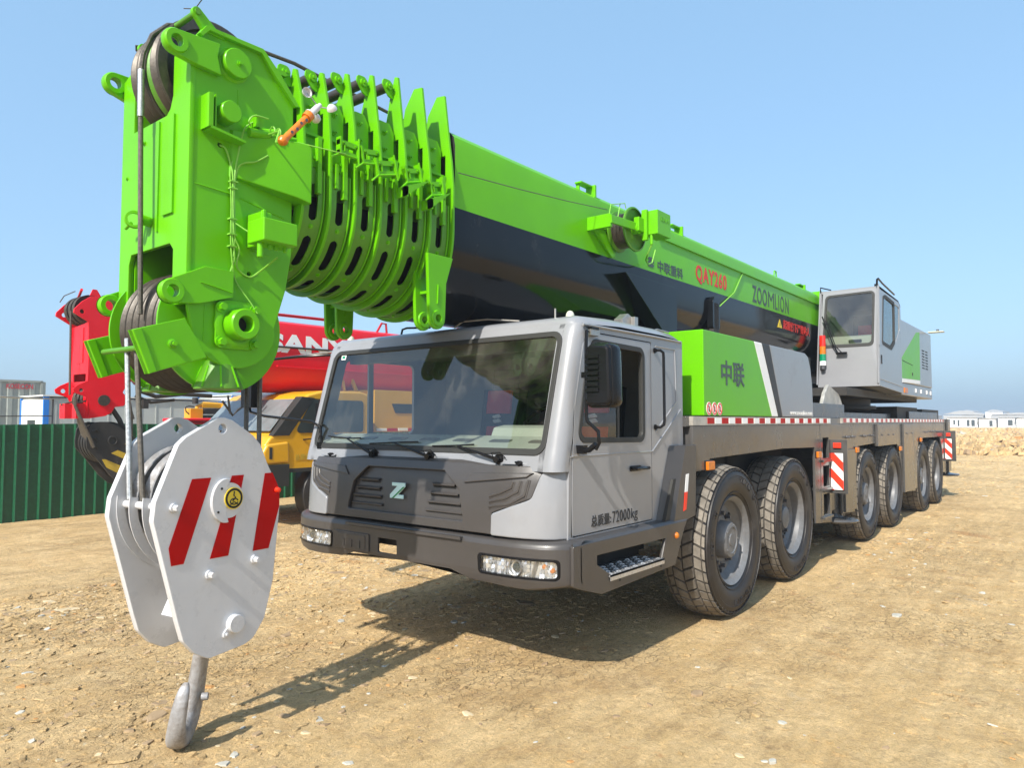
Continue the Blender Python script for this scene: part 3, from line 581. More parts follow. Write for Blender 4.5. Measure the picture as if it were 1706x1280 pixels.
# --- near side step skirt
def skirt(y0,y1):
    m=MB('dgrey')
    o=[(4.10,1.005),(4.10,.735),(4.20,.70),(4.46,.625),(5.62,.655),(5.80,.94),(5.86,1.0)]
    h=[(4.40,.905),(5.45,.895),(5.38,.745),(4.60,.735),(4.40,.84)]
    m.yplate(rc(o,[.01,.02,.02,.03,.03,.02,.01],4),[h],y0,y1,.004); ym,yd=(min(y0,y1),1) if y0<4 else (max(y0,y1),-1)
    yi=ym+yd*.24
    m.loft([[(4.10,ym,1.004),(5.86,ym,1.0)],[(4.12,ym+yd*.02,1.02),(5.86,ym+yd*.02,1.02)],[(4.19,ym+yd*.10,1.035),(5.86,ym+yd*.10,1.035)]])
    m.use('dark'); m.box(4.38,5.47,min(ym+yd*.26,ym+yd*.28),max(ym+yd*.26,ym+yd*.28),.68,.95); m.box(4.38,5.47,min(ym+yd*.03,yi),max(ym+yd*.03,yi),.91,.92)
    m.use('dgrey').loft([[(4.20,ym+.001*yd,.702),(4.46,ym+.001*yd,.627),(5.62,ym+.001*yd,.657)],[(4.25,yi,.70),(4.46,yi,.627),(5.62,yi,.657)]])
    m.use('dark')
    for x in(4.71,5.36): m.cyl((x,ym-yd*.001,.685),(x,ym+yd*.01,.685),.012,n=10)
    st=m.build('side_step',crane,smooth=30)
    m=MB('tread_al'); a,b=min(ym-yd*.012,yi),max(ym-yd*.012,yi); m.box(4.56,5.40,a,b,.728,.742); m.box(4.56,5.40,ym-yd*.012 if yd>0 else ym+.008,ym-yd*.008 if yd>0 else ym+.012,.70,.742)
    for i in range(13):
        for j in range(4):
            x=4.60+.062*i; y=a+.03+.058*j; sg=1 if (i+j)%2 else -1; m.tube([(x-.012,y-.014*sg,.743),(x,y,.748),(x+.012,y+.014*sg,.743)],.0045,5)
    m.build('step_tread',st)
    m=MB('orange'); m.lathe([(0,-.022),(.018,-.02),(.026,-.008),(.028,0)],(5.64,ym,.895) if yd>0 else (5.64,ym,.895),(0,yd,0),n=18); m.build('marker_lamp',st)
skirt(2.75,2.775); skirt(5.80,5.775)
# --- panel between cab and front wheel
m=MB('dgrey'); m.yplate([(5.62,1.0),(5.90,1.0),(6.05,1.02),(6.08,1.64),(5.86,1.64)],[],YN-.02,YN+.02,.004); m.box(5.86,6.08,YN+.02,YN+.5,1.61,1.64); m.box(6.05,6.08,YN+.02,YN+.5,1.02,1.62)
m.loft([[(5.86,YN-.018,1.64),(5.62,YN-.018,1.0)],[(5.70,yn-.004,1.64),(5.44,yn-.004,1.0)]])
m.use('seal'); m.yplate([(5.66,1.36),(5.73,1.36),(5.60,1.01),(5.50,1.01)],[],YN-.0,YN+.04)
fend=m.build('wheel_guard',crane,bev=.004)
m=MB('redh'); m.yplate([(5.80,1.08),(5.855,1.09),(5.885,1.24),(5.83,1.24)],[],YN-.024,YN-.021); m.use('whith').yplate([(5.83,1.24),(5.885,1.24),(5.915,1.395),(5.86,1.39)],[],YN-.024,YN-.021); m.build('reflector_strip',fend)
# --- mirrors
m=MB('plastic'); X=4.20
shell=rc([(2.485,1.94),(2.72,1.94),(2.70,2.395),(2.50,2.375)],.05)
m.xplate(shell,[],X,X+.13,.025); m.xplate(rc([(2.50,1.955),(2.705,1.955),(2.69,2.38),(2.51,2.36)],.045),[],X-.03,X+.02,.02)
for k in range(7): z=2.05+.038*k; m.box(X-.043,X-.025,2.585,2.685,z,z+.022)
m.use('chrome').xplate(rc([(2.50,1.96),(2.71,1.96),(2.69,2.375),(2.51,2.355)],.04),[],X+.131,X+.133)
m.use('plastic'); m.tube([(4.42,yn-.01,2.50),(4.32,2.78,2.50),(4.26,2.74,2.48),(4.245,2.735,2.35),(4.245,2.735,1.90),(4.25,2.73,1.85),(4.27,2.655,1.78),(4.275,2.65,1.70),(4.28,2.68,1.655)],.0125,10)
m.box(4.22,4.27,2.71,2.76,2.15,2.19); m.tube([(4.28,2.68,1.69),(4.29,2.74,1.65),(4.30,yn,1.64)],.02,10); m.prism([(4.27,1.68),(4.33,1.68),(4.32,1.62),(4.28,1.62)],'Y',yn-.06,yn)
m.use('steel').box(4.40,4.52,yn-.05,yn-.01,2.47,2.515); m.use('plastic').box(4.40,4.50,yn-.055,yn-.01,2.512,2.53)
m.build('side_mirror',crane,smooth=40)
m=MB('plastic'); X=3.92
m.box(X-.02,X+.10,6.35,6.53,1.98,2.42); m.use('chrome').box(X+.101,X+.103,6.37,6.51,2.0,2.40); m.use('plastic')
m.tube([(4.36,yf,2.49),(4.15,5.95,2.47),(3.98,6.35,2.44),(3.96,6.47,2.40),(3.955,6.52,2.1),(3.96,6.45,1.94),(3.98,6.25,1.90),(4.06,5.60,1.845),(4.08,5.50,1.80),(4.09,5.48,1.62)],.013,10)
m.box(4.06,4.11,5.46,5.52,1.60,1.66); m.build('side_mirror',crane,bev=.02)
# --- things on the roof
def rooflamp(x,y,z):
    m=MB('dash'); m.lathe([(.035,0),(.035,.03),(.03,.055),(.018,.072),(0,.078)],(x,y,z),(0,0,1),n=20); m.build('roof_lamp',crane)
rooflamp(4.62,3.12,2.625); rooflamp(4.50,5.60,2.60)
m=MB('steel'); m.tube([(4.45,3.14,2.62),(4.45,3.14,2.70)],.007); m.tube([(4.47,4.20,2.64),(4.50,4.13,2.69),(4.55,3.9,2.695),(4.6,3.6,2.66)],.008); m.build('roof_hose',crane)
m=MB('plastic'); m.tube([(4.60,5.0,2.64),(4.60,4.98,2.70),(4.60,4.92,2.71),(4.60,4.62,2.69)],.010); m.build('roof_rail',crane)
m=MB('steel'); m.prism([(5.26,2.64),(5.46,2.64),(5.44,2.72),(5.34,2.755),(5.24,2.70)],'Y',3.02,3.10); m.box(5.38,5.44,2.98,3.02,2.62,2.73); m.tube([(5.6,2.95,2.62),(5.7,2.94,2.65),(5.9,2.93,2.64)],.008); m.build('horn_bracket',crane,bev=.006)
m=MB('steel'); m.tube([(4.37,yf-.03,2.52),(4.30,6.05,2.50),(4.24,6.45,2.485)],.009); m.build('marker_rod',crane)
# --- interior
m=MB('interior'); m.box(4.2,5.94,yn+.04,yf-.04,1.02,1.06); m.box(5.90,5.94,yn+.04,yf-.04,1.05,2.5); m.box(4.55,5.9,yn+.05,yf-.05,2.50,2.52); m.box(4.5,4.6,yn+.1,yf-.1,2.40,2.52); m.build('cab_lining',cab)
m=MB('dash'); m.prism([(4.12,1.55),(4.11,1.655),(4.42,1.735),(4.62,1.73),(4.66,1.66),(4.60,1.2),(4.2,1.2)],'Y',yn+.05,yf-.05); m.prism([(4.40,1.7),(4.45,1.80),(4.58,1.82),(4.66,1.74),(4.6,1.6)],'Y',3.05,3.75)
for k in range(7):
    y=3.05+.38*k; m.use('vent').plate(rc([(y,4.24),(y+.2,4.24),(y+.2,4.31),(y,4.31)],.02),[],lambda a,b,t:(b,a,1.655+(b-4.11)*.258+.001+t),.004)
m.build('dashboard',cab,bev=.012)
m=MB('plastic')
for a in np.linspace(0,2*math.pi,1): pass
cw=Vector((4.78,3.42,1.86)); nrm=Vector((-.55,0,.83)).normalized(); a_=Vector((0,1,0)); b_=nrm.cross(a_)
m.tube([cw+(a_*math.cos(t)+b_*math.sin(t))*.235 for t in np.linspace(0,2*math.pi,33)[:-1]],.015,8,cyc=True)
for t in(0.2,math.pi-.2,-math.pi/2): m.tube([cw-nrm*.04,cw+(a_*math.cos(t)+b_*math.sin(t))*.23],.012,6)
m.cyl(cw-nrm*.05,cw-nrm*.35,.035); m.build('steering_wheel',cab)
def seat(y):
    m=MB('seatg'); m.box(5.02,5.52,y-.24,y+.24,1.42,1.55); m.box(5.48,5.62,y-.23,y+.23,1.5,2.16,rot=(0,8,0)); m.box(5.55,5.66,y-.13,y+.13,2.17,2.36,rot=(0,8,0)); m.box(5.1,5.45,y-.18,y+.18,1.06,1.42)
    m.use('seatr'); m.box(5.455,5.50,y-.15,y+.15,1.58,1.80,rot=(0,8,0)); m.box(5.478,5.53,y-.15,y+.15,1.92,2.15,rot=(0,8,0)); m.box(5.05,5.46,y-.14,y+.14,1.545,1.565)
    m.use('whith'); m.prism(rc([(y-.07,1.84),(y+.03,1.83),(y+.06,1.86),(y-.03,1.875)],.01),'X',5.445,5.462); m.prism(rc([(y-.06,1.885),(y+.04,1.875),(y+.07,1.90),(y-.02,1.92)],.01),'X',5.450,5.468)
    m.build('seat',cab,bev=.03,seg=3)
seat(3.45); seat(4.55)
# ================================================================ boom
BW=.56
def uprof(w,zb,zs=3.32,zt=4.08,n=22,sh=.10):
    """closed boom section (y,z), starting at the near top shoulder, going down the near side and round"""
    p=[(-w+sh*1.3,zt),(-w+sh*.6,zt-.015),(-w+sh*.15,zt-.06),(-w,zt-.13),(-w,3.47),(-w,zs)]
    for k in range(1,n): t=math.pi*k/n; p.append((-w*math.cos(t)*(1.0),zs-(zs-zb)*math.sin(t)**.85))
    p+=[(w,zs),(w,3.47),(w,zt-.13),(w-sh*.15,zt-.06),(w-sh*.6,zt-.015),(w-sh*1.3,zt)]
    return [(YC+a,b) for a,b in p]
pr=uprof(BW,2.66); n=len(pr)
m=MB('green'); xs=[3.96,5.5,7.3,9.5,12,15,20.3]; rz=lambda x:(x-3.9)*.0055
iS=4; rings=[[(x,y,z+rz(x)) for y,z in pr] for x in xs]
m.loft([r[:iS+1] for r in rings]); m.loft([r[n-iS-1:]+[r[0]] for r in rings]); m.use('black').loft([r[iS:n-iS] for r in rings])
m.use('dark').add(rings[0],[tuple(range(n))]); m.use('green').add(rings[-1],[tuple(range(n))])
m.use('green'); 
for x0,x1 in((7.25,13.4),): m.box(x0,x1,YC-BW-.022,YC-BW+.01,3.895,3.915); 
m.box(13.4,13.45,YC-BW-.03,YC+BW+.03,3.5,4.16); 
boom=m.build('boom',crane,smooth=28)
for x in(5.9,7.85,12.6):
    m=MB('green')
    m.box(x-.10,x+.12,YC-BW+.06,YC-BW+.14,4.155,4.175); m.box(x+.10,x+.13,YC-BW+.03,YC-BW+.14,4.0,4.18); m.box(x-.08,x-.06,YC-BW+.10,YC-BW+.14,4.02,4.16); m.box(x+.06,x+.17,YC-BW+.02,YC-BW+.05,3.98,4.05); m.build('lifting_bracket',boom,bev=.006)
m=MB('green')
m.tube([(11.4,YC-BW+.12,4.1),(11.42,YC-BW+.12,4.22),(11.5,YC-BW+.12,4.22),(11.52,YC-BW+.12,4.1)],.012)
m.build('rope_loop',boom)
yb=YC-BW
m=MB('txt')
m.text('中联重科',(7.24,yb-.001,3.515),(1,0,0),(0,0,1),.64,.13,bold=.02)
for k in range(3):
    z=3.535+.038*k; m.prism(rc([(7.02,z),(7.12,z),(7.16,z+.02),(7.15,z+.034),(7.05,z+.034),(7.01,z+.014)],.01,3),'Y',yb-.004,yb-.001)
m.build('lettering',boom); m=MB('txt'); m.text('ZOO',(10.12,yb-.001,3.545),(1,0,0),(0,0,1),.60,.25,bold=.016,sp=1.1); m.text('M',(10.765,yb-.001,3.553),(1,0,0),(0,0,1),.26,.235,bold=-.004); m.text('LION',(11.07,yb-.001,3.545),(1,0,0),(0,0,1),.63,.25,bold=.008,sp=1.22); m.build('lettering',boom)
m=MB('txtr'); m.text('QAY260',(8.24,yb-.001,3.535),(1,0,0),(0,0,1),.95,.235,bold=.022,sp=1.14); m.build('lettering',boom); m=MB('txtr'); m.text('起重臂下严禁站人',(11.42,yb-.004,3.285),(1,0,0),(0,0,1),1.35,.15,bold=.02)
m.use('yband'); m.prism([(11.16,3.29),(11.36,3.29),(11.26,3.42)],'Y',yb-.006,yb-.002); m.use('txtb').prism([(11.25,3.315),(11.27,3.315),(11.27,3.37),(11.25,3.37)],'Y',yb-.008,yb-.006); m.build('lettering',boom)
m=MB('black'); m.prism([(6.30,3.34),(7.45,3.34),(7.45,2.60)],'Y',yb-.13,yb+.04); m.build('boom_gusset',boom,bev=.006)
m=MB('black'); m.prism(rc([(8.6,3.0),(8.82,3.0),(8.82,3.38),(8.74,3.42),(8.66,3.42),(8.6,3.36)],.05),'Y',yb-.06,yb+.02); m.build('boom_support_plate',boom,bev=.006)
# cable reel
m=MB('green'); y=yb
m.box(5.80,6.45,y-.04,y-.01,3.735,3.79,rot=(0,-4,0)); m.box(5.80,6.45,y-.275,y-.25,3.72,3.80,rot=(0,-3,0)); m.box(5.80,5.84,y-.26,y,3.67,3.80); m.prism([(5.84,3.72),(6.1,3.72),(6.30,3.50),(6.22,3.48)],'Y',y-.03,y)
m.box(6.26,6.44,y-.31,y-.25,3.72,3.86); m.box(6.36,6.40,y-.34,y-.28,3.64,3.95)
reel=m.build('cable_reel',crane,bev=.006)
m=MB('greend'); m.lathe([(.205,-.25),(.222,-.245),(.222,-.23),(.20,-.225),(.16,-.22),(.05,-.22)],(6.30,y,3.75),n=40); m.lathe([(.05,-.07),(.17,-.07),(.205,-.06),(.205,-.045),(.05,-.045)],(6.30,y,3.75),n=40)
m.use('grease').lathe([(.16,-.22)]+[(.165+.008*(k%2),-.215+.0076*k) for k in range(20)]+[(.16,-.07)],(6.30,y,3.75),n=40); m.use('green').cyl((6.30,y-.29,3.75),(6.30,y,3.75),.05); m.build('reel_drum',reel,smooth=30)
m=MB('green'); m.box(6.40,6.68,y-.44,y-.28,3.70,3.94); m.cyl((6.42,y-.36,3.72),(6.42,y-.36,3.60),.015); m.text('EAH',(6.47,y-.441,3.84),(1,0,0),(0,0,1),.16,.045,bold=.01); m.build('reel_motor_box',reel,bev=.02,seg=3)
m=MB('rope2'); m.tube([(6.42,y-.36,3.60),(6.45,y-.30,3.52),(6.6,y-.2,3.50),(6.8,y-.12,3.50),(7.0,y-.06,3.56),(7.1,y-.05,3.72)],.008,6); m.build('signal_wire',reel); m=MB('rope2'); m.tube([(6.2,y-.2,3.94),(6.18,y-.2,3.99),(5.98,y-.16,3.94),(5.93,y-.16,3.78)],.005,6); m.tube([(6.12,y-.18,3.97),(6.06,y-.18,3.78)],.005,6)
m.build('guard_wire',reel); m=MB('rope2'); m.tube([(9.75,y-.012,3.9),(9.6,y-.015,3.76),(9.42,y-.015,3.58),(9.2,y-.015,3.47),(8.85,y-.02,3.30),(8.8,y-.02,3.18)],.007,6); m.build('signal_wire',reel); m=MB('rope'); m.tube([(3.9,yb-.09,3.70),(4.6,yb-.10,3.755),(5.3,yb-.11,3.82),(5.98,yb-.12,3.895)],.004,5); m.build('signal_wire',reel)
# ================================================================ boom collars
UX=[2.665,2.855,3.045,3.245,3.46,3.68,3.90]; UW=[.465,.485,.505,.525,.545,.565,.585]; UZ=[2.785,2.76,2.735,2.71,2.685,2.66,2.645]; TIP=[4.10,4.14,4.20,4.26,4.32,4.32,4.33]
def arc_path(w,zb,zs=3.32,ztop=3.46,n=90):
    p=[(-w,ztop)]+[(-w,ztop-(ztop-zs)*k/4) for k in range(1,4)]
    for k in range(0,n+1): t=math.pi*k/n; p.append((-w*math.cos(t),zs-(zs-zb)*math.sin(t)**.85))
    p+=[(w,zs+(ztop-zs)*k/4) for k in range(1,5)]
    # resample evenly
    P=np.array(p); d=np.r_[0,np.cumsum(np.hypot(*np.diff(P,axis=0).T))]; s_=np.arange(0,d[-1],.012); return np.c_[np.interp(s_,d,P[:,0]),np.interp(s_,d,P[:,1])],s_,d[-1]
for i in range(7):
    x=UX[i]; w_=UW[i]; zb_=UZ[i]; tip=TIP[i]; m=MB('green')
    half=[]; inner=w_-.07
    path,s_,L=arc_path(w_+.010,zb_-.010)
    tw=0 if i<5 else .05
    left=[(-w_-.012,3.46),(-w_-.012,3.60),(-w_+.01,3.80),(-w_+.03,3.92),(-w_+.085,tip),(-w_+.115+tw,tip+.01),(-w_+.16+tw*2,tip-.12),(-w_+.20+tw*2,4.02),(-w_+.26+tw*2,3.96)]
    outer=[(YC+a,b) for a,b in left[::-1]]+[(YC+a,b) for a,b in path[::4]]+[(YC-a,b) for a,b in left]
    inn,_,_=arc_path(inner,zb_+.07); hole=[(YC+a,b) for a,b in inn[::5]]; hole=[(hole[0][0],3.86)]+hole+[(hole[-1][0],3.86)]
    m.xplate(outer,[hole],x,x+.022,.002)
    if i<6:
        # perforated band between two flanges: real slots
        wd=UX[i+1]-x; b0=.025; b1=wd-.022; pth,s_,L=arc_path(w_-.002,zb_+.004); mid=(b0+b1)/2; sr=.031
        slots=[]; c_=.20; 
        ln=.235
        pos=.10
        while pos+ln<L-.05: slots.append((pos,pos+ln)); pos+=.335
        rows=[]
        for (a,b),s0 in zip(pth,s_):
            h=0
            for (p0,p1) in slots:
                if p0<=s0<=p1:
                    e=min(s0-p0,p1-s0); h=sr if e>=sr else math.sqrt(max(0,sr*sr-(sr-e)**2))
            rows.append([(x+b0,YC+a,b),(x+mid-h,YC+a,b),(x+mid+h,YC+a,b),(x+b1,YC+a,b)])
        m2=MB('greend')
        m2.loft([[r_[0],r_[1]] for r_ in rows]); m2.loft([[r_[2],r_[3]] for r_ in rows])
        # walls of the slots
        m2.loft([[r_[1],(r_[1][0],YC+(r_[1][1]-YC)*.98,3.3+(r_[1][2]-3.3)*.985)] for r_ in rows]); m2.loft([[r_[2],(r_[2][0],YC+(r_[2][1]-YC)*.98,3.3+(r_[2][2]-3.3)*.985)] for r_ in rows])
        m2.loft([[r_[3],(r_[3][0],YC+(r_[3][1]-YC)*.93,3.3+(r_[3][2]-3.3)*.95)] for r_ in rows])
        # bolts between the slots and weld beads
        for (p0,p1) in slots[:-1]:
            k=min(range(len(s_)),key=lambda q:abs(s_[q]-(p1+.042))); a,b=pth[k]; nn=Vector((0,a,(b-3.3)*.9)).normalized(); m2.use('green').bolt((x+mid,YC+a,b),nn,.011,.012)
        m2.use('green'); m2.tube([(x+b0-.006,YC+a*1.004,b) for a,b in pth[::5]],.005,5); m2.tube([(x+b1,YC+a*1.01,b-.003) for a,b in pth[::5]],.006,5)
        # section body inside, lower part near black: shade behind the slots painted in
        sec=uprof(w_-.13,zb_+.065,zt=4.0-.0,sh=.08)
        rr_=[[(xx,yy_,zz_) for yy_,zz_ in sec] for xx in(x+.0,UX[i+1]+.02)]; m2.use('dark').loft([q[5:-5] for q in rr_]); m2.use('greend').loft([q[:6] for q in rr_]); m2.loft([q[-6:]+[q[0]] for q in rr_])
        # upper side wall above the band
        m2.use('green')
        for s in(-1,1):
            yy_=YC+s*(w_-.012); m2.box(x+.03,x+wd-.03,min(yy_,yy_-s*.02),max(yy_,yy_-s*.02),3.44,3.60)
            yp=YC+s*(w_-.07); m2.box(x+.03,x+wd-.02,min(yp,yp-s*.02),max(yp,yp-s*.02),3.60,3.70)
            yq=YC+s*(w_-.085); m2.plate(rc([(x+.03,3.70),(x+wd-.02,3.70),(x+wd-.02,3.90),(x+wd-.06,3.96),(x+.06,3.96),(x+.03,3.92)],.02),[],lambda a,b,t:(a,yq+s*(t-.01),b),.02,.002)
            for zz in(3.76,3.88): m2.bolt((x+wd*.5,yq+s*.01,zz),(0,s,0),.013,.02); m2.cyl((x+wd*.5,yq,zz),(x+wd*.5,yq+s*.045,zz),.006,n=6)
            m2.box(x+.02,x+wd-.01,min(yq-s*.02,yq+s*.05),max(yq-s*.02,yq+s*.13),3.683,3.698)
            m2.box(x+wd*.55,x+wd*.55+.03,min(yy_,yy_+s*.035),max(yy_,yy_+s*.035),3.30,3.66); m2.box(x+.045,x+.065,min(yy_,yy_+s*.03),max(yy_,yy_+s*.03),3.36,3.52)
            m2.bolt((x+mid,yy_,3.53),(0,s,0),.011,.012); m2.bolt((x+mid,yy_,3.475),(0,s,0),.008,.01)
        band=m2
    col=m.build('boom_collar',crane,smooth=30)
    if i<6: band.build('slotted_band',col,smooth=30)
    if i<5:
        # rope guide roller with its end brackets, just ahead of the fin
        rx=x-.045; rz_=tip-.03-.01*i; m=MB('grease'); ya=YC-w_+.14; m.cyl((rx,ya,rz_),(rx,YC+w_-.14,rz_),.036,n=20); m.use('green')
        for yy_,s in((ya,-1),(YC+w_-.14,1)):
            m.plate(rc([(rx-.05,rz_+.045),(rx+.03,rz_+.05),(rx+.055,rz_-.09),(rx+.0,rz_-.07),(rx-.055,rz_+.0)],.03),[],lambda a,b,t:(a,yy_+s*t,b),.012,.002)
            m.cyl((rx,yy_,rz_),(rx,yy_+s*.03,rz_),.028,n=16); m.cyl((rx,yy_,rz_),(rx,yy_+s*.042,rz_),.012,n=8)
        m.build('guide_roller',crane,smooth=35)
# fork lugs under the last collar
for s in(-1,1):
    m=MB('green')
    for dy in(-.075,.065):
        y_=YC+s*.525+dy; pts=[(3.64,3.06),(3.66,2.60)]+[(3.74+.08*math.cos(t),2.60+.085*math.sin(t)) for t in np.linspace(math.pi,2*math.pi,10)]+[(3.82,2.60),(3.83,2.86),(3.90,3.06)]
        m.yplate(pts,[circ(3.74,2.595,.03)],y_,y_+.03,.004); m.lathe([(.03,-.0),(.03,-.012),(.055,-.012),(.06,0)],(3.74,y_,2.595),(0,1,0),n=20); m.lathe([(.03,0),(.03,.012),(.055,.012),(.06,0)],(3.74,y_+.03,2.595),(0,1,0),n=20)
    m.box(3.70,3.79,YC+s*.525-.05,YC+s*.525+.07,2.78,2.80); m.tube([(3.74,YC+s*.525-.08*1-.0,2.84),(3.735,YC+s*.525-.078,2.70)],.006,5)
    m.build('fork_lug',crane,smooth=35)
# sensors, rods and hinged brackets along the near side of the collars
def bracket(px,pz,y,ln,tilt,flag=0):
    m=MB('green'); c_=Vector((px,y,pz)); rot=Euler((0,R(tilt),0)).to_matrix()
    def B(x0,x1,y0,y1,z0,z1):
        vs=[c_+rot@Vector((a,b,d)) for a in(x0,x1) for b in(y0,y1) for d in(z0,z1)]; m.add(vs,[(0,1,3,2),(4,6,7,5),(0,4,5,1),(2,3,7,6),(0,2,6,4),(1,5,7,3)])
    B(0,ln,-.02,.015,0,.032); B(0,ln,-.02,.015,-.055,-.035); B(ln*.85,ln*.85+.016,-.03,.02,-.08,.06); B(.0,.014,-.025,.02,-.07,.05); B(ln*.2,ln*.24,-.028,.02,-.04,.02)
    m.tube([c_+rot@Vector(p) for p in((ln*.9,-.03,.07),(ln*.9,-.03,-.10))],.007,6); m.tube([c_+rot@Vector(p) for p in((-.06,-.01,-.10),(0,-.02,-.065),(ln*.9,-.02,-.06))],.008,6)
    for q in(.15,.8): p=c_+rot@Vector((ln*q,-.02,.016)); m.bolt(p,(0,-1,0),.008,.01)
    if flag: m.prism([(px-.02,pz-.17),(px+ln+.04,pz-.02),(px+ln+.05,pz-.01),(px-.02,pz-.10)],'Y',y-.05,y-.01); m.prism([(px-.02,pz-.17),(px-.02,pz-.10),(px-.0,pz-.10),(px-.0,pz-.17)],'Y',y-.05,y+.05)
    return m.build('sensor_bracket',crane,smooth=30)
bracket(2.86,3.62,3.71,.16,0); bracket(3.02,3.60,3.69,.17,-10); bracket(3.13,3.545,3.67,.18,-14); bracket(3.38,3.56,3.66,.15,-14,1); bracket(3.60,3.52,3.64,.13,-12,1)
# ================================================================ boom head
yn_,yf_=3.87,4.68
head=None
m=MB('green')
side=[(1.98,3.88),(2.0,4.03),(2.04,4.065),(2.39,4.085),(2.50,3.98),(2.635,3.84),(2.635,2.88),(2.60,2.66),(2.52,2.40)]
cc=(2.27,2.40)
for t in np.linspace(R(-5),R(-175),14): side.append((cc[0]+.265*math.cos(t),cc[1]+.245*math.sin(t)))
side+=[(1.985,2.48)]
m.yplate(side,[circ(2.15,3.44,.014,10),circ(2.35,2.72,.014,10)],yn_,yn_+.035,.004); m.yplate(side,[],yf_-.035,yf_,.004)
# front plate with the sheave notch above and the opening below
fo=[(yn_-.005,2.50),(yn_-.005,3.90),(4.06,3.95),(4.06,3.72),(4.09,3.65),(4.13,3.62),(4.545,3.62),(4.545,4.02),(4.57,4.03),(yf_+.02,3.98),(yf_+.02,2.45),(4.57,2.45),(4.57,2.80),(4.54,2.86),(4.06,2.86),(4.02,2.82),(4.02,2.50)]
m.xplate(fo,[],1.965,1.995,.003)
m.box(1.952,1.965,4.02,4.14,3.03,3.60); m.box(1.955,1.965,4.20,4.215,2.95,3.60); m.bolt((1.965,4.40,3.52),(-1,0,0),.01,.012); m.bolt((1.965,4.62,3.35),(-1,0,0),.008,.01); m.box(2.0,2.62,4.545,4.56,3.6,4.02); m.box(1.995,2.6,4.02,4.6,3.05,3.10); m.box(2.6,2.635,yn_+.03,yf_-.03,2.9,3.9)
m.box(2.0,2.62,4.0,4.02,2.5,3.62); m.box(2.0,2.62,4.56,4.58,2.5,3.62)
m.box(2.02,2.6,yn_+.03,4.02,4.02,4.05)
m.use('dark').box(2.35,2.37,4.02,4.56,2.5,3.6)
head=m.build('boom_head',crane,smooth=30)
# tapering box from the head to the first section
m=MB('green'); m.loft([[(2.20,yn_+.01,3.55),(2.20,yn_+.01,3.26),(2.20,yf_,3.26),(2.20,yf_,3.55)],[(2.22,yn_-.015,3.55),(2.22,yn_-.015,3.27),(2.22,yf_+.015,3.27),(2.22,yf_+.015,3.55)],[(2.60,3.765,3.57),(2.60,3.765,3.22),(2.60,4.79,3.22),(2.60,4.79,3.57)],[(2.70,3.755,3.575),(2.70,3.755,3.20),(2.70,4.80,3.20),(2.70,4.80,3.575)]],closed=True,cap=True)
m.build('tapered_shoulder',head,bev=.008)
# side fittings: weld beads, pins, discs
m=MB('green'); y0=yn_
def bead(p,q,y=y0,r=.0045): b_=MB('green'); b_.tube([(p[0],y,p[1]),((p[0]+q[0])/2,y-.001,(p[1]+q[1])/2),(q[0],y,q[1])],r,5); b_.build('weld_bead',head)
bead((2.255,3.80),(2.265,3.62)); bead((2.0,3.18),(2.24,3.17)); bead((2.28,3.16),(2.58,3.10)); bead((2.08,2.50),(2.075,2.30)); bead((2.36,2.86),(2.48,2.85),r=.003)
m.lathe([(0,-.055),(.082,-.055),(.086,-.05),(.086,-.01),(.10,0)],(2.225,y0,3.935),n=36); m.bolt((2.232,y0-.055,3.935),(0,-1,0),.012,.02)
m.build('axle_cover',head,smooth=32); m=MB('green'); m.lathe([(0,-.10),(.058,-.10),(.062,-.095),(.062,0)],(2.165,y0,3.615),n=30)
m.plate([(2.03,3.685),(2.06,3.69),(2.06,3.50),(2.03,3.49)],[],lambda a,b,t:(a,y0-t,b),.09,.003); m.plate([(2.045,3.502),(2.26,3.475),(2.26,3.46),(2.045,3.487)],[],lambda a,b,t:(a,y0-t,b),.09); m.plate([(2.075,3.69),(2.082,3.69),(2.082,3.5),(2.075,3.5)],[],lambda a,b,t:(a,y0-t,b),.08)
m.build('pin_bracket',head,smooth=32); m=MB('green')
# big lower hub with four bolts
m.plate(rc([(2.135,2.53),(2.21,2.545),(2.34,2.545),(2.40,2.52),(2.405,2.30),(2.34,2.265),(2.18,2.265),(2.135,2.29)],.04),[],lambda a,b,t:(a,y0-t,b),.02,.003)
m.lathe([(.14,0),(.14,-.02),(.13,-.025),(.1,-.025)],(2.27,y0-.0,2.405),n=40)
m.lathe([(.09,0),(.09,-.085),(.083,-.095),(.05,-.095),(.045,-.085),(.045,0)],(2.27,y0-.02,2.405),n=40)
for a,b in((2.165,2.50),(2.375,2.50),(2.165,2.30),(2.375,2.30)): m.bolt((a,y0-.02,b),(0,-1,0),.022,.04)
m.use('dark').cyl((2.27,y0-.04,2.405),(2.27,y0+.01,2.405),.044); m.use('green')
m.build('axle_hub',head,smooth=32); m=MB('green'); m.cyl((2.42,y0,3.60),(2.50,y0-.05,3.61),.02); m.cyl((2.30,y0-.05,3.55),(2.43,y0-.05,3.57),.026); m.cyl((2.36,y0,3.62),(2.36,y0-.07,3.62),.028); m.box(2.33,2.345,y0-.08,y0,3.59,3.66)
m.cyl((2.43,y0-.05,3.57),(2.62,y0-.05,3.60),.014)
m.lathe([(.265,0),(.285,.0),(.285,.05),(.265,.05)],(2.27,y0-.0,2.40),n=40) if False else None
m.build('cable_clamp',head,smooth=32)
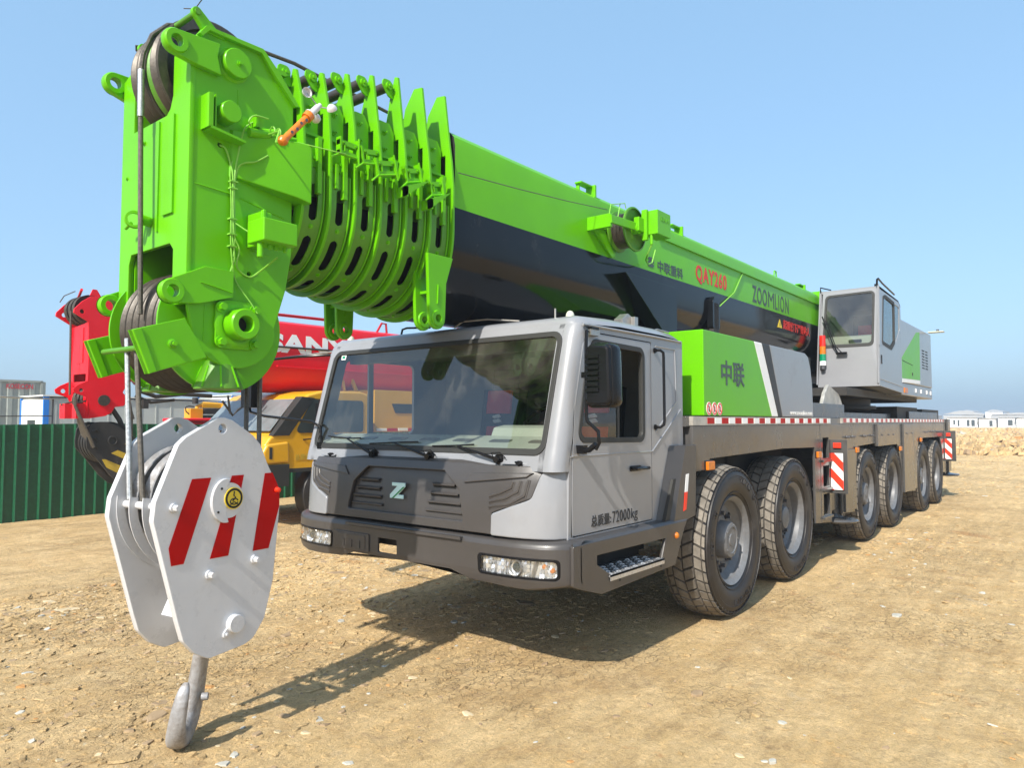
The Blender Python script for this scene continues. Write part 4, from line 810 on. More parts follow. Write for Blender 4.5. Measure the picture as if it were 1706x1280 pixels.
# eye plates
def eye(pts,hx,hz,y,r=.035,t=.04,s=-1):
    m=MB('green'); m.yplate(pts,[circ(hx,hz,r)],y-t/2,y+t/2,.004)
    for q in(-1,1): m.lathe([(r,0),(r,q*.012),(r*1.75,q*.012),(r*1.95,0)],(hx,y+q*t/2,hz),(0,1,0),n=24)
    return m.build('eye_plate',head,smooth=32)
def arcp(cx,cz,r,a0,a1,n=10): return [(cx+r*math.cos(R(a)),cz+r*math.sin(R(a))) for a in np.linspace(a0,a1,n)]
eye(arcp(1.865,3.925,.07,80,255)+[(1.97,3.84),(2.13,3.83),(2.105,3.93),(2.12,4.01)],1.865,3.925,yn_-.02)
eye(arcp(1.915,3.965,.07,95,235)+[(2.0,3.87),(2.10,3.86),(2.10,4.03),(2.0,4.035)],1.915,3.965,yf_+.05)
eye(arcp(1.875,2.55,.065,110,270)+[(2.03,2.50),(2.23,2.56),(2.23,2.71),(2.06,2.715)],1.875,2.55,yn_-.02)
eye(arcp(1.925,2.565,.065,110,270)+[(2.05,2.50),(2.20,2.52),(2.20,2.70),(2.04,2.69)],1.925,2.565,yf_+.05)
m=MB('green'); m.tube([(2.03,yn_-.042,2.62),(2.12,yn_-.044,2.605),(2.22,yn_-.042,2.585)],.004,5); m.build('weld_bead',head)
# rope guard flaps
for y_,dx,dz in((yn_-.055,0,0),(yf_+.055,.14,.02)):
    m=MB('green'); pts=[(1.655+dx,2.315+dz),(1.93+dx,2.405+dz),(2.06+dx,2.20+dz),(1.745+dx,2.095+dz)]
    m.yplate(pts,[],y_-.02,y_+.02,.004); m.yplate([(1.655+dx,2.315+dz),(1.70+dx,2.33+dz),(1.785+dx,2.108+dz),(1.745+dx,2.095+dz)],[],y_-.03,y_+.03,.004)
    m.lathe([(0,-.035),(.012,-.035),(.014,-.01),(.026,-.005),(.026,0)],(1.865+dx,y_-.02,2.26+dz),(0,1,0),n=14) if dx==0 else None
    m.build('rope_guard',head,smooth=30)
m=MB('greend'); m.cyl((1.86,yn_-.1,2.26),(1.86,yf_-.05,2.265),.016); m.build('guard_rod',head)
# guide cone
for y_ in(yn_+.08,yf_-.10):
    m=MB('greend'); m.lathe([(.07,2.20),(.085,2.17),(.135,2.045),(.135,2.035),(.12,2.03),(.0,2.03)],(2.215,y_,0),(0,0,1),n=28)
    m.use('green')
    for k in range(8):
        t=2*math.pi*(k+.5)/8; m.tube([(2.215+.088*math.cos(t),y_+.088*math.sin(t),2.165),(2.215+.138*math.cos(t),y_+.138*math.sin(t),2.045)],.006,5)
    m.build('guide_cone',head,smooth=35)
# sheaves
def sheave(m,c_,r,w_,mat='grease',dish=True):
    pf=[(r*.82,-w_*.5),(r*.97,-w_*.5),(r,-w_*.42),(r*.99,-w_*.34),(r*.90,-w_*.10),(r*.885,0),(r*.90,w_*.10),(r*.99,w_*.34),(r,w_*.42),(r*.97,w_*.5),(r*.82,w_*.5)]
    m.use(mat).lathe([(r*.2,-w_*.15),(r*.80,-w_*.15)]+pf+[(r*.80,w_*.15),(r*.2,w_*.15)],c_,n=56); m.cyl(Vector(c_)-Vector((0,w_*.5,0)),Vector(c_)+Vector((0,w_*.5,0)),r*.22)
for k,y_ in enumerate((4.14,4.22,4.30,4.38)):
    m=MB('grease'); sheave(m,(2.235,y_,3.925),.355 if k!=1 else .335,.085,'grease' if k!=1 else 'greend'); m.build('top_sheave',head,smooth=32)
for k in range(6):
    m=MB('grease'); y_=4.05+.085*k; sheave(m,(2.27,y_,2.40),.375,.078); m.build('bottom_sheave',head,smooth=32)
for y_ in(4.0,4.60): m=MB('green'); m.lathe([(.2,-.008),(.385,-.008),(.385,.008),(.2,.008)],(2.26,y_,2.40),n=56,closed=True); m.build('sheave_side_disc',head,smooth=32)
# rope keeper arm over the top sheaves
m=MB('green')
for y_ in(yn_+.0,4.52):
    m.yplate(arcp(1.995,4.155,.03,60,240)+[(2.04,4.06),(2.16,4.06)],[circ(1.995,4.155,.012,10)],y_-.01,y_+.02,.002)
m.yplate([(1.985,4.17),(2.015,4.185),(2.16,4.02),(2.06,4.02)],[],yn_-.0,yn_+.03,.002)
m.use('greend').cyl((1.995,yn_-.02,4.155),(1.995,4.56,4.155),.017); m.use('grease').tube([(1.995,4.56,4.14),(1.98,4.58,4.16),(1.97,4.56,4.18),(1.99,4.55,4.185),(2.0,4.58,4.15),(1.975,4.56,4.11),(1.965,4.55,4.07)],.007,6)
m.tube([(1.99,yn_+.02,4.18),(1.96,yn_+.08,4.19)],.003,5); m.tube([(1.99,yn_+.0,4.18),(1.995,yn_-.06,4.21)],.003,5)
m.build('rope_keeper',head,smooth=32)
m=MB('green'); m.yplate([(2.0,4.03),(2.04,4.09),(2.4,4.10),(2.52,3.99),(2.66,3.83),(2.63,3.82),(2.49,3.96),(2.39,4.07),(2.06,4.07),(2.02,4.02)],[],yn_-.03,yn_+.03,.002); m.build('edge_flange',head)
m=MB('green'); m.cyl((1.965,4.30,3.02),(1.90,4.30,3.03),.03); m.lathe([(.05,-.01),(.055,0),(.05,.01),(.036,.01),(.036,-.01),(.05,-.01)],(1.89,4.34,3.03),(.3,1,0),n=20); m.cyl((1.9,4.47,3.0),(1.9,4.40,3.02),.01); m.build('rope_end_fitting',head)
# junction box on the side, cables
m=MB('green'); m.box(2.24,2.46,yn_-.32,yn_-.15,2.855,2.985); m.box(2.33,2.40,yn_-.15,yn_-.0,2.87,3.07); m.box(2.335,2.36,yn_-.16,yn_-.13,2.86,3.08)
for x in(2.27,2.33,2.37,2.43): m.cyl((x,yn_-.24,2.86),(x,yn_-.24,2.825 if x!=2.27 else 2.77),.013 if x!=2.27 else .018,n=12)
m.build('junction_box',head,bev=.008)
m=MB('rope2')
def cable(pts,r=.0055):
    P=[Vector(p) for p in pts]; o=[]
    for i in range(len(P)-1):
        p0=P[max(i-1,0)];p1=P[i];p2=P[i+1];p3=P[min(i+2,len(P)-1)]
        for k in range(6):
            t=k/6; o.append(.5*((2*p1)+(-p0+p2)*t+(2*p0-5*p1+4*p2-p3)*t*t+(-p0+3*p1-3*p2+p3)*t**3))
    o.append(P[-1]); m.tube(o,r,6)
Y=yn_-.012
cable([(2.15,Y+.02,3.44),(2.18,Y,3.42),(2.21,Y,3.34),(2.222,Y-.01,3.25),(2.222,Y-.01,2.95),(2.24,Y-.01,2.80),(2.22,Y,2.70),(2.21,Y,2.62)])
cable([(2.33,Y-.03,3.62),(2.28,Y-.02,3.56),(2.25,Y-.01,3.40),(2.232,Y-.01,3.25),(2.232,Y-.012,2.95),(2.27,Y-.01,2.85),(2.262,Y,2.75),(2.34,Y,2.70),(2.40,Y-.02,2.74),(2.40,Y-.2,2.80)])
cable([(2.42,Y-.05,3.44),(2.34,Y-.05,3.38),(2.28,Y-.03,3.36),(2.25,Y-.01,3.32),(2.235,Y-.005,3.2),(2.24,Y-.01,2.95),(2.235,Y-.01,2.80)])
cable([(2.22,Y,3.36),(2.21,Y,3.28),(2.214,Y-.01,3.1),(2.215,Y-.01,2.9),(2.23,Y-.01,2.75),(2.26,Y,2.66),(2.34,Y-.03,2.54),(2.37,Y-.05,2.48)],.004)
cable([(2.30,Y-.06,3.58),(2.28,Y-.07,3.60),(2.31,Y-.08,3.64),(2.40,Y-.08,3.65)],.005); cable([(2.24,Y-.01,3.0),(2.30,Y-.1,2.93),(2.34,Y-.25,2.86)],.004)
for x0 in(2.44,2.48,2.54): m.tube([Vector((x0,Y-.06+.03*math.cos(t),3.59+.03*math.sin(t))) for t in np.linspace(0,6.2,10)],.005,5)
for z in(3.24,3.20,3.02,2.93,2.86): m.box(2.205,2.25,Y-.02,Y+.012,z-.004,z+.004)
cable([(2.62,Y-.06,3.58),(2.8,3.68,3.55),(2.9,3.68,3.56)],.004); m.build('cable_bundle',head,smooth=40)
# anemometer on its arm
m=MB('orange'); a=Vector((2.28,3.44,3.40)); b=Vector((2.45,3.44,3.60)); dr=(b-a).normalized(); m.cyl(a,b,.020,n=16); m.lathe([(0,-.028),(.02,-.024),(.029,-.008),(.028,.008),(.02,.02)],a,dr,n=16); m.cyl(b-dr*.035,b,.03,n=16)
m.use('bolt')
for q,e in((.25,1),(.45,-1),(.6,1),(.8,-1)): c_=a+dr*((b-a).length*q)+Vector((0,-.0185,.006*e)); m.cyl(c_,c_+Vector((0,-.003,0)),.009,n=10)
m.use('white').cyl(b,b+dr*.085,.019,n=16); m.cyl(b-dr*.0,b+dr*.008,.033,n=16); top=b+dr*.09; m.cyl(top,top+dr*.02,.013,n=12)
u_=dr.orthogonal().normalized(); v_=dr.cross(u_)
for k in range(3):
    an=R(120*k+18); d_=u_*math.cos(an)+v_*math.sin(an); tdir=dr.cross(d_); e_=top+d_*.095; m.use('steel').tube([top,e_],.004,5)
    m.use('white').lathe([(0,-.028),(.016,-.024),(.027,-.010),(.030,.004),(.026,.002),(.02,-.012),(0,-.018)],e_,tdir,n=18)
m.use('rope2').tube([a,a+Vector((.02,.10,.02)),(2.36,3.60,3.52),(2.42,yn_-.05,3.57)],.006,6); m.build('anemometer',head,smooth=40)
# ropes
m=MB('rope'); Xr=1.86
m.tube([(2.9,4.26,4.34),(2.5,4.26,4.315),(2.30,4.26,4.295),(2.15,4.26,4.28),(2.02,4.26,4.23),(1.93,4.265,4.13),(1.885,4.27,4.0),(1.875,4.27,3.9)],.013); m.use('ropel').cyl((1.876,4.27,3.9),(1.878,4.265,3.62),.019,n=12); m.use('rope').cyl((1.878,4.265,3.62),(1.885,4.22,2.46),.014,n=10)
m.tube([(2.9,4.26,4.34),(5,4.26,4.20),(12,4.26,4.2)],.013)
m.build('hoist_rope',crane)
# ================================================================ turntable, operator cab, machinery house
m=MB('blackd'); m.cyl((15.6,YC,2.06),(15.6,YC,2.36),.85,n=56); m.lathe([(.85,2.08),(.95,2.08),(.95,2.15),(.85,2.15)],(15.6,YC,0),(0,0,1),n=64); m.box(13.0,19.2,3.2,5.4,2.28,2.42); m.use('alu').prism([(11.9,2.05),(13.2,2.05),(12.9,2.30),(12.3,2.44),(12.1,2.30)],'Y',3.3,3.36); m.use('dark').box(11.0,13.6,3.95,4.8,2.1,3.0)
m.resized(.93,(0,0,.1295)).build('turntable',crane,bev=.01)
m=MB('grey'); oy0,oy1=2.90,3.86
xo=lambda z:float(np.interp(z,[2.47,3.15,4.25],[13.98,14.02,14.14]))
m.plate([(oy0,2.47),(oy1+.08,2.47),(oy1,4.25),(oy0+.02,4.25)],[rc([(oy0+.11,3.22),(oy1-.01,3.22),(oy1-.06,4.16),(oy0+.09,4.18)],.07)],lambda y,z,t:(xo(z)+t,y,z),.04,.006)
sideo=[(14.0,2.47),(15.95,2.40),(15.95,4.12),(15.75,4.21),(14.14,4.27)]
w1=rc([(14.28,3.26),(15.02,3.22),(15.30,3.36),(15.34,4.10),(14.62,4.14),(14.42,4.10)],.06); w2=rc([(15.40,3.34),(15.78,3.62),(15.80,4.08),(15.42,4.10)],.03)
m.yplate(sideo,[w1,w2],oy0,oy0+.04,.006); m.yplate(sideo,[],oy1+.02,oy1+.06)
m.box(15.91,15.95,oy0+.04,oy1+.02,2.42,4.12); m.prism([(14.14,4.22),(15.78,4.18),(15.95,4.10),(15.95,4.13),(15.78,4.215),(14.14,4.27)],'Y',oy0,oy1+.06); m.prism([(14.0,2.47),(15.95,2.40),(15.95,2.44),(14.0,2.51)],'Y',oy0+.04,oy1+.02)
for y_ in(oy0+.02,oy1+.04): m.tube([(xo(z)-.012,y_+(0 if y_<3.2 else .05*(1-(z-2.5)/1.8)),z) for z in(2.52,3.2,4.3)],.016,8)
m.tube([(14.0,oy0-.003,2.60),(15.93,oy0-.003,2.53)],.008,5); m.tube([(14.02,oy0-.002,3.20),(14.25,oy0-.002,3.24)],.006,5)
ocab=m.resized(.93,(0,0,.1295)).build('operator_cab',crane,smooth=30)
m=MB('seal'); m.plate(rc([(oy0+.09,3.19),(oy1+.005,3.19),(oy1-.045,4.18),(oy0+.07,4.20)],.08),[rc([(oy0+.13,3.25),(oy1-.03,3.25),(oy1-.08,4.14),(oy0+.11,4.16)],.06)],lambda y,z,t:(xo(z)-.006+t,y,z),.03,.003); m.yplate(rc([(14.25,3.23),(15.02,3.18),(15.34,3.33),(15.38,4.13),(14.60,4.17),(14.39,4.12)],.06),[rc([(14.31,3.29),(15.00,3.25),(15.27,3.38),(15.31,4.07),(14.64,4.11),(14.45,4.07)],.05)],oy0-.006,oy0+.02); m.resized(.93,(0,0,.1295)).build('window_seal',ocab)
m=MB('glass'); m.add([(xo(z)+.01,y,z) for y,z in((oy0+.10,3.2),(oy1,3.2),(oy1-.05,4.17),(oy0+.08,4.19))],[(0,1,2,3)]); m.resized(.93,(0,0,.1295)).build('windscreen',ocab,recalc=False)
m=MB('glassl'); m.yplate(w1,[],oy0+.010,oy0+.012); m.yplate(w2,[],oy0+.010,oy0+.012); m.resized(.93,(0,0,.1295)).build('side_window',ocab)
m=MB('plastic'); m.tube([(13.96,oy0+.05+.62,3.08),(13.94,oy0+.75,3.25),(13.98,oy1-.02,3.78)],.012,6); m.tube([(13.97,oy0+.60,3.08),(13.93,oy0+.70,3.2),(13.97,oy1-.08,3.70)],.009,6); m.box(13.93,13.98,oy0+.52,oy0+.70,3.06,3.10); m.resized(.93,(0,0,.1295)).build('wiper',ocab)
m=MB('plastic'); m.box(14.15,14.19,oy0-.012,oy0-.0,2.87,3.03); m.box(14.42,14.46,3.0,3.04,4.24,4.36); m.tube([(14.1,oy0+.03,4.28),(14.08,oy0+.02,4.38),(14.12,oy0+.01,4.40),(14.4,oy0+.0,4.35),(15.5,oy0+.02,4.30)],.018,6); m.tube([(14.1,oy1+.03,4.25),(14.1,oy1+.03,4.34),(14.3,oy1-.1,4.31)],.012,6); m.use('dash'); m.prism([(14.1,2.6),(14.1,3.38),(14.45,3.44),(14.5,2.6)],'Y',oy0+.08,oy1-.02)
m.use('vent').plate(rc([(3.20,3.27),(3.42,3.27),(3.42,3.33),(3.20,3.33)],.01),[],lambda y,z,t:(14.093,y,z),.003); m.use('seatg').box(15.2,15.5,3.1,3.6,2.9,3.9); m.use('seatr').box(15.15,15.2,3.2,3.5,3.4,3.7); m.use('interior').box(15.86,15.9,oy0+.05,oy1,2.5,4.1)
m.resized(.93,(0,0,.1295)).build('cab_fittings',ocab,bev=.01)
m=MB('redl'); m.cyl((13.93,oy1-.03,3.22),(13.93,oy1-.03,3.42),.055,n=20); m.use('orange').cyl((13.93,oy1-.03,3.08),(13.93,oy1-.03,3.22),.055,n=20); m.use('greenl').cyl((13.93,oy1-.03,2.95),(13.93,oy1-.03,3.08),.055,n=20); m.use('whith').cyl((13.93,oy1-.03,2.87),(13.93,oy1-.03,2.95),.056,n=20); m.use('bolt').cyl((13.93,oy1-.03,2.80),(13.93,oy1-.03,2.87),.04,n=16); m.box(13.93,14.03,oy1-.05,oy1-.01,2.8,2.84); m.resized(.93,(0,0,.1295)).build('signal_lamp',ocab)
hy=2.91
m=MB('grey'); m.box(15.97,19.42,hy,5.6,2.62,3.88); m.prism([(15.97,2.37),(19.46,2.36),(19.42,2.62),(15.97,2.62)],'Y',hy+.01,5.6); hood=m.resized(.93,(0,0,.1295)).build('machinery_house',crane,bev=.02)
m=MB('green'); m.yplate([(15.99,2.70),(17.90,2.74),(17.96,3.80),(17.60,3.76),(15.99,3.10)],[],hy-.004,hy-.001); m.use('whith').yplate([(15.99,2.62),(17.92,2.66),(17.90,2.735),(15.99,2.695)],[],hy-.005,hy-.001)
m.resized(.93,(0,0,.1295)).build('house_livery',hood); m=MB('dark')
for j in range(7):
    for k in range(2): x=18.20+.42*k; z=3.02+.065*j; m.plate(rc([(x,z),(x+.30,z),(x+.30,z+.022),(x,z+.022)],.008,3),[],lambda a,b,t:(a,hy-.003,b),.002)
m.tube([(15.99,hy-.003,3.06),(17.1,hy-.003,3.02)],.006,5); m.use('seal').box(17.0,17.06,hy-.012,hy,2.80,2.86)
m.use('orange').box(16.2,16.5,hy-.006,hy+.01,2.42,2.52); m.use('whith')
for x in(17.4,18.0,18.7,19.2): m.box(x,x+.08,hy-.004,hy+.012,2.46,2.54)
m.resized(.93,(0,0,.1295)).build('vent_and_lamps',hood)
m=MB('grey'); m.box(19.42,20.4,3.1,5.4,2.55,3.7); m.use('dash').box(19.3,19.5,hy-.28,hy+.05,3.92,3.95); m.use('bolt').cyl((19.4,hy-.15,3.95),(19.4,hy-.15,4.0),.03); m.resized(.93,(0,0,.1295)).build('counterweight',crane,bev=.03)
# ================================================================ hook block
yw=R(8); hu=Vector((math.cos(yw),math.sin(yw),0)); hv=Vector((-math.sin(yw),math.cos(yw),0)); HO=Vector((2.32,4.10,0))
hp=lambda u,v,z: tuple(HO+hu*u+hv*v+Vector((0,0,z)))
block=empty('hook_block',tuple(HO+hu*-.14+Vector((0,0,.02))),'white hook block with three slanted red bands hanging under the green boom head','hook block')
pl=[(-.145,1.872),(-.09,1.857),(.06,1.765),(.115,1.71),(.165,1.60),(.262,1.43),(.268,1.33),(.225,.89),(.165,.675),(.085,.575),(.02,.553),(-.215,.537),(-.30,.585),(-.375,.67),(-.41,.78),(-.565,1.33),(-.555,1.43),(-.43,1.725),(-.385,1.765),(-.19,1.868)]
pl=rc(pl,[.02,.02,.04,.04,.04,.03,.05,.05,.05,.08,.08,.05,.06,.05,.08,.05,.04,.04,.04,.02],3)
hu0=-.15
def hplate(m,outer,holes,v0,v1,bev=0): m.plate(outer,holes,lambda a,b,t:hp(a,v0+t,b),v1-v0,bev)
for v0 in(-.22,.18):
    m=MB('white'); hplate(m,pl,[circ(hu0-.005,1.808,.026)],v0,v0+.04,.004)
    s=-1 if v0<0 else 1; vo=v0 if s<0 else v0+.04
    for a,b in((-.45,1.39),(-.225,1.00),(.08,1.035),(-.44,1.0) if False else (.24,1.43)): 
        if v0>0 or True: m.bolt(hp(a,vo,b),hv*s,.017,.045) if (a,b)!=(.24,1.43) else m.use('redh').lathe([(0,-.03),(.014,-.026),(.018,0)] if s<0 else [(0,.03),(.014,.026),(.018,0)],hp(a,vo,b),hv,n=14); m.use('white')
    if s<0:
        ca,cb_=-.135,1.40; out=[(ca+.095*math.cos(t),cb_+.125*math.sin(t)) for t in np.linspace(R(75),R(280),24)]; out+=[(ca+.0,cb_-.07),(ca+.0,cb_+.07)]
        m.plate(out,[],lambda a,b,t:hp(a,vo-t,b),.022,.003); m.cyl(hp(ca+.02,vo,cb_),hp(ca+.02,vo-.018,cb_),.10,n=36)
        for a,b in((-.17,1.47),(-.19,1.34)): m.use('dark').cyl(hp(a,vo-.022,b),hp(a,vo-.025,b),.007,n=8)
        m.use('white')
        m.plate(rc([(-.13,.625),(.02,.665),(.02,.69),(-.02,.69),(-.05,.74),(-.09,.73),(-.105,.68),(-.13,.655)],.01),[],lambda a,b,t:hp(a,vo-t,b),.012,.002); m.lathe([(0,-.035),(.048,-.035),(.052,-.03),(.052,0)],hp(-.055,vo,.695),hv,n=28); m.bolt(hp(-.11,vo-.012,.645),-hv,.008,.01); m.bolt(hp(.005,vo-.012,.675),-hv,.008,.01)
    P_=m.build('side_plate',block,smooth=30)
    if s<0:
        # red bands, cut to the plate outline
        m=MB('red')
        for q in([(-.345,1.535),(-.225,1.535),(-.385,1.085),(-.458,1.085),(-.475,1.18)],[(-.088,1.537),(-.005,1.537),(-.102,1.085),(-.223,1.085),(-.155,1.29),(-.10,1.37),(-.10,1.50)],[(.148,1.537),(.205,1.537),(.262,1.43),(.262,1.33),(.237,1.085) if False else (.185,1.085),(.068,1.085)]):
            m.plate(q,[],lambda a,b,t:hp(a,vo-.0015-t,b),.0012)
        m.build('red_band',P_)
        m=MB('yband'); m.cyl(hp(-.09,vo-.018,1.41),hp(-.09,vo-.027,1.41),.062,n=36); m.use('dark').plate(circ(-.09,1.41,.057,36),[circ(-.09,1.41,.045,36)],lambda a,b,t:hp(a,vo-.0275-t,b),.0012)
        m.tube([hp(-.09,vo-.029,1.45),hp(-.093,vo-.029,1.425),hp(-.08,vo-.029,1.415),hp(-.10,vo-.029,1.395)],.004,5); m.tube([hp(-.09+.026*math.cos(t),vo-.029,1.392+.017*math.sin(t)) for t in np.linspace(.3,6,14)],.0035,5); m.tube([hp(-.115,vo-.029,1.375),hp(-.09,vo-.029,1.39),hp(-.065,vo-.029,1.375)],.003,5)
        m.build('round_badge',P_)
# sheaves between the plates
for k,v in enumerate((-.12,0,.12)):
    m=MB('hookm'); pf=[(.08,-.008),(.26,-.008),(.27,-.022),(.312,-.036),(.318,-.032),(.295,-.008),(.288,0),(.295,.008),(.318,.032),(.312,.036),(.27,.022),(.26,.008),(.08,.008)]
    m.mats=['hookm']; m.lathe(pf,hp(hu0,v,1.395),hv,n=64); m.build('sheave',block,smooth=32)
# sheet guards curving round the sheaves at the front, spacer tubes
for v in(-.175,-.06,.06,.175):
    m=MB('white'); N=22; rows=[]
    for k in range(N+1):
        t=R(172+ (262-172)*k/N); rr=.375; rows.append([hp(hu0+rr*math.cos(t),v-.003,1.385+rr*1.05*math.sin(t)),hp(hu0+rr*math.cos(t),v+.003,1.385+rr*1.05*math.sin(t)),hp(hu0+(rr-.05)*math.cos(t),v+.003,1.385+(rr-.05)*1.05*math.sin(t)),hp(hu0+(rr-.05)*math.cos(t),v-.003,1.385+(rr-.05)*1.05*math.sin(t))])
    m.loft(rows,closed=True,cap=True); m.build('sheave_guard',block,smooth=32)
for a,b,r_ in((-.47,1.39,.022),(-.225,1.0,.02),(.08,1.03,.02),(.2,1.42,.02),(hu0,1.395,.07)): m=MB('white'); m.cyl(hp(a,-.18,b),hp(a,.18,b),r_); m.build('spacer_tube',block)
m=MB('white'); m.cyl(hp(-.055,-.19,.695),hp(-.055,.19,.695),.075,n=32); m.cyl(hp(-.09,0,.60),hp(-.08,0,.80),.085,n=28); m.prism([(0,0)],'X',0,0) if False else None
m.add([hp(-.40,-.18,.80),hp(-.30,-.18,.80),hp(-.34,-.18,.92),hp(-.40,-.06,.80),hp(-.30,-.06,.80),hp(-.34,-.06,.92)],[(0,1,2),(3,5,4),(0,3,4,1),(1,4,5,2),(2,5,3,0)]); m.build('cross_head',block,smooth=32)
# the hook: a tapering swept bar, opening towards the front and the camera side
hq=R(-58)   # direction in which the hook bowl points
dq=Vector((math.cos(R(228)),math.sin(R(228)),0)); 
base=HO+hu*-.085
prof=[(.0,.66),(.0,.56),(.015,.48),(.035,.40),(.038,.33),(.015,.26),(-.01,.20),(.0,.13),(.05,.075),(.12,.055),(.19,.07),(.245,.12),(.265,.19),(.262,.26),(.25,.33),(.237,.385)]
# shape in the plane (a: forward along dq, z)
prof=[(-.02,.66),(-.02,.56),(-.028,.48),(-.04,.40),(-.055,.32),(-.062,.24),(-.045,.165),(.0,.105),(.065,.072),(.135,.075),(.19,.115),(.222,.18),(.235,.25),(.235,.32),(.225,.375),(.212,.405)]
wid =[.058,.058,.060,.062,.068,.072,.074,.074,.072,.068,.062,.056,.050,.044,.034,.016]
thk =[.050,.050,.050,.050,.052,.056,.060,.062,.062,.060,.056,.050,.046,.040,.030,.014]
m=MB('hookm'); dn=Vector((0,0,1)).cross(dq).normalized(); lean=Vector((-.5,.68,0)); pts=[base+dq*a+lean*(.23*max(0,.60-z))+Vector((0,0,z-.002)) for a,z in prof]; vs=[];n=16
def spl(L,k=4):
    o=[]
    for i in range(len(L)-1):
        p0=L[max(i-1,0)];p1=L[i];p2=L[i+1];p3=L[min(i+2,len(L)-1)]
        for j in range(k):
            t=j/k; o.append(.5*((2*p1)+(-1*p0+p2)*t+(2*p0-5*p1+4*p2-1*p3)*t*t+(-1*p0+3*p1-3*p2+p3)*t**3))
    o.append(L[-1]); return o
P2=spl(pts); W2=spl([q*.88 for q in wid]); T2=spl([q*.88 for q in thk]); N=len(P2)
for i,p in enumerate(P2):
    t=(P2[min(i+1,N-1)]-P2[max(i-1,0)]).normalized(); sd=t.cross(dn).normalized()
    for k in range(n):
        a=2*math.pi*k/n; ca,sa=math.cos(a),math.sin(a); sx=math.copysign(abs(ca)**.75,ca); sy=math.copysign(abs(sa)**.75,sa); vs.append(p+sd*W2[i]*sx+dn*T2[i]*sy*(1-.28*sx))
m.add(vs,[tuple(range(n))[::-1],tuple(range((N-1)*n,N*n))]+[(i*n+k,i*n+(k+1)%n,(i+1)*n+(k+1)%n,(i+1)*n+k) for i in range(N-1) for k in range(n)])
c_=base+dq*.10+Vector((0,0,.22))+dn*.0
hook=m.build('hook',block,smooth=50)
m=MB('hookm'); pl_=base+dq*-.02+Vector((0,0,.24)); 
for zz in(.235,): m.lathe([(.012,-.066),(.020,-.066),(.022,-.062),(.022,-.03)],base+dq*-.035+lean*.055+Vector((0,0,zz)),dn,n=16) ; m.lathe([(.012,.066),(.020,.066),(.022,.062),(.022,.03)],base+dq*-.035+lean*.055+Vector((0,0,zz)),dn,n=16)
rg=base-dq*.105+lean*.02+Vector((0,0,.43)); m.tube([rg+dq*(-.028*math.cos(t))+Vector((0,0,.028*math.sin(t))) for t in np.linspace(0,6.28,17)[:-1]],.005,6,cyc=True); m.build('latch_eye',hook)
# falls of rope between the head and the block (they hang from the boom)
fr=[((1.885,4.38,2.33),hp(hu0-.335,.12,1.42),'ropel'),((1.885,4.26,2.30),hp(hu0-.335,.0,1.42),'rope')]
for a,b,mt in fr: m=MB(mt); m.cyl(a,b,.0145,n=10); m.build('hoist_rope',block)
for a,b in(((2.61,4.15,2.26),hp(hu0+.335,-.12,1.45)),((2.61,4.30,2.26),hp(hu0+.335,.0,1.45))): m=MB('rope'); m.cyl(a,b,.0145,n=10); m.build('hoist_rope',block)
# ================================================================ yellow truck crane with the red boom, parked behind
rcn=empty('truck_crane',(10.5,12.3,0),'yellow truck crane with a red boom and white lettering parked behind the green crane','truck crane')
yA,yB=11.0,13.55
m=MB('yellow')
prof=[(7.10,.95),(7.02,1.20),(7.03,1.44),(7.14,1.58),(7.22,1.62),(7.76,2.24),(7.9,2.34),(8.2,2.41),(9.1,2.42),(9.35,2.36),(9.4,.98)]
m.prism(prof,'Y',yA,yB)
m.prism([(7.0,1.10),(6.98,1.32),(7.06,1.46),(7.50,1.50),(7.52,1.12)],'Y',yA-.03,yA+.25)
ycab=m.build('cab_body',rcn,bev=.05,seg=3,angle=25)
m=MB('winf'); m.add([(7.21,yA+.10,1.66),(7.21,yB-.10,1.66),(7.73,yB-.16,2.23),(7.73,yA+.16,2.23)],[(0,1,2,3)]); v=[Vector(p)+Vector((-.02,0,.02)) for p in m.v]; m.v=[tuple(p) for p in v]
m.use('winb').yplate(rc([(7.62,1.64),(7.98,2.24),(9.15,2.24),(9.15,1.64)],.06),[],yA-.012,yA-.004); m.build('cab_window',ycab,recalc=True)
m=MB('seal'); m.loft([[(7.17,yA+.12,1.60),(7.17,yA-.015,1.60),(7.50,yA-.015,1.60)],[(7.74,yA+.16,2.29),(7.76,yA-.015,2.29),(8.02,yA-.015,2.27)]]); m.box(7.04,7.50,yA-.035,yA+.3,.72,1.10); m.box(7.5,9.4,yA-.01,yA+.2,.95,1.02); m.box(7.0,7.08,yA,yB,.62,1.0); m.box(7.10,7.16,yA-.037,yA-.029,1.20,1.40); m.build('bumper',rcn,bev=.02)
m=MB('yellowd'); m.text('总质量',(7.62,yA-.006,1.16),(1,0,0),(0,0,1),.34,.11,bold=.02); m.build('lettering',ycab)
m=MB('plastic'); m.box(7.95,8.13,10.66,10.86,1.82,2.17); m.box(7.92,8.12,10.68,10.86,1.60,1.77); m.tube([(7.9,yA,2.25),(7.95,10.75,2.24),(7.93,10.72,1.55),(7.8,yA,1.52)],.015,6); m.build('side_mirror',rcn,bev=.04,seg=3)
def simplewheel(x,y,par):
    m=MB('rubber'); m.lathe([(.28,.02),(.30,0),(.42,-.01),(.51,.02),(.53,.05),(.53,.27),(.51,.3),(.30,.3)],(x,y,.53),n=40); m.use('rim').lathe([(.29,.03),(.25,.05),(.22,.12),(.10,.12),(.09,.04),(0,.04)],(x,y,.53),n=32); m.build('wheel',par)
for x in(8.35,9.9,13.8,15.1): simplewheel(x,yA,rcn); simplewheel(x,13.25,rcn)
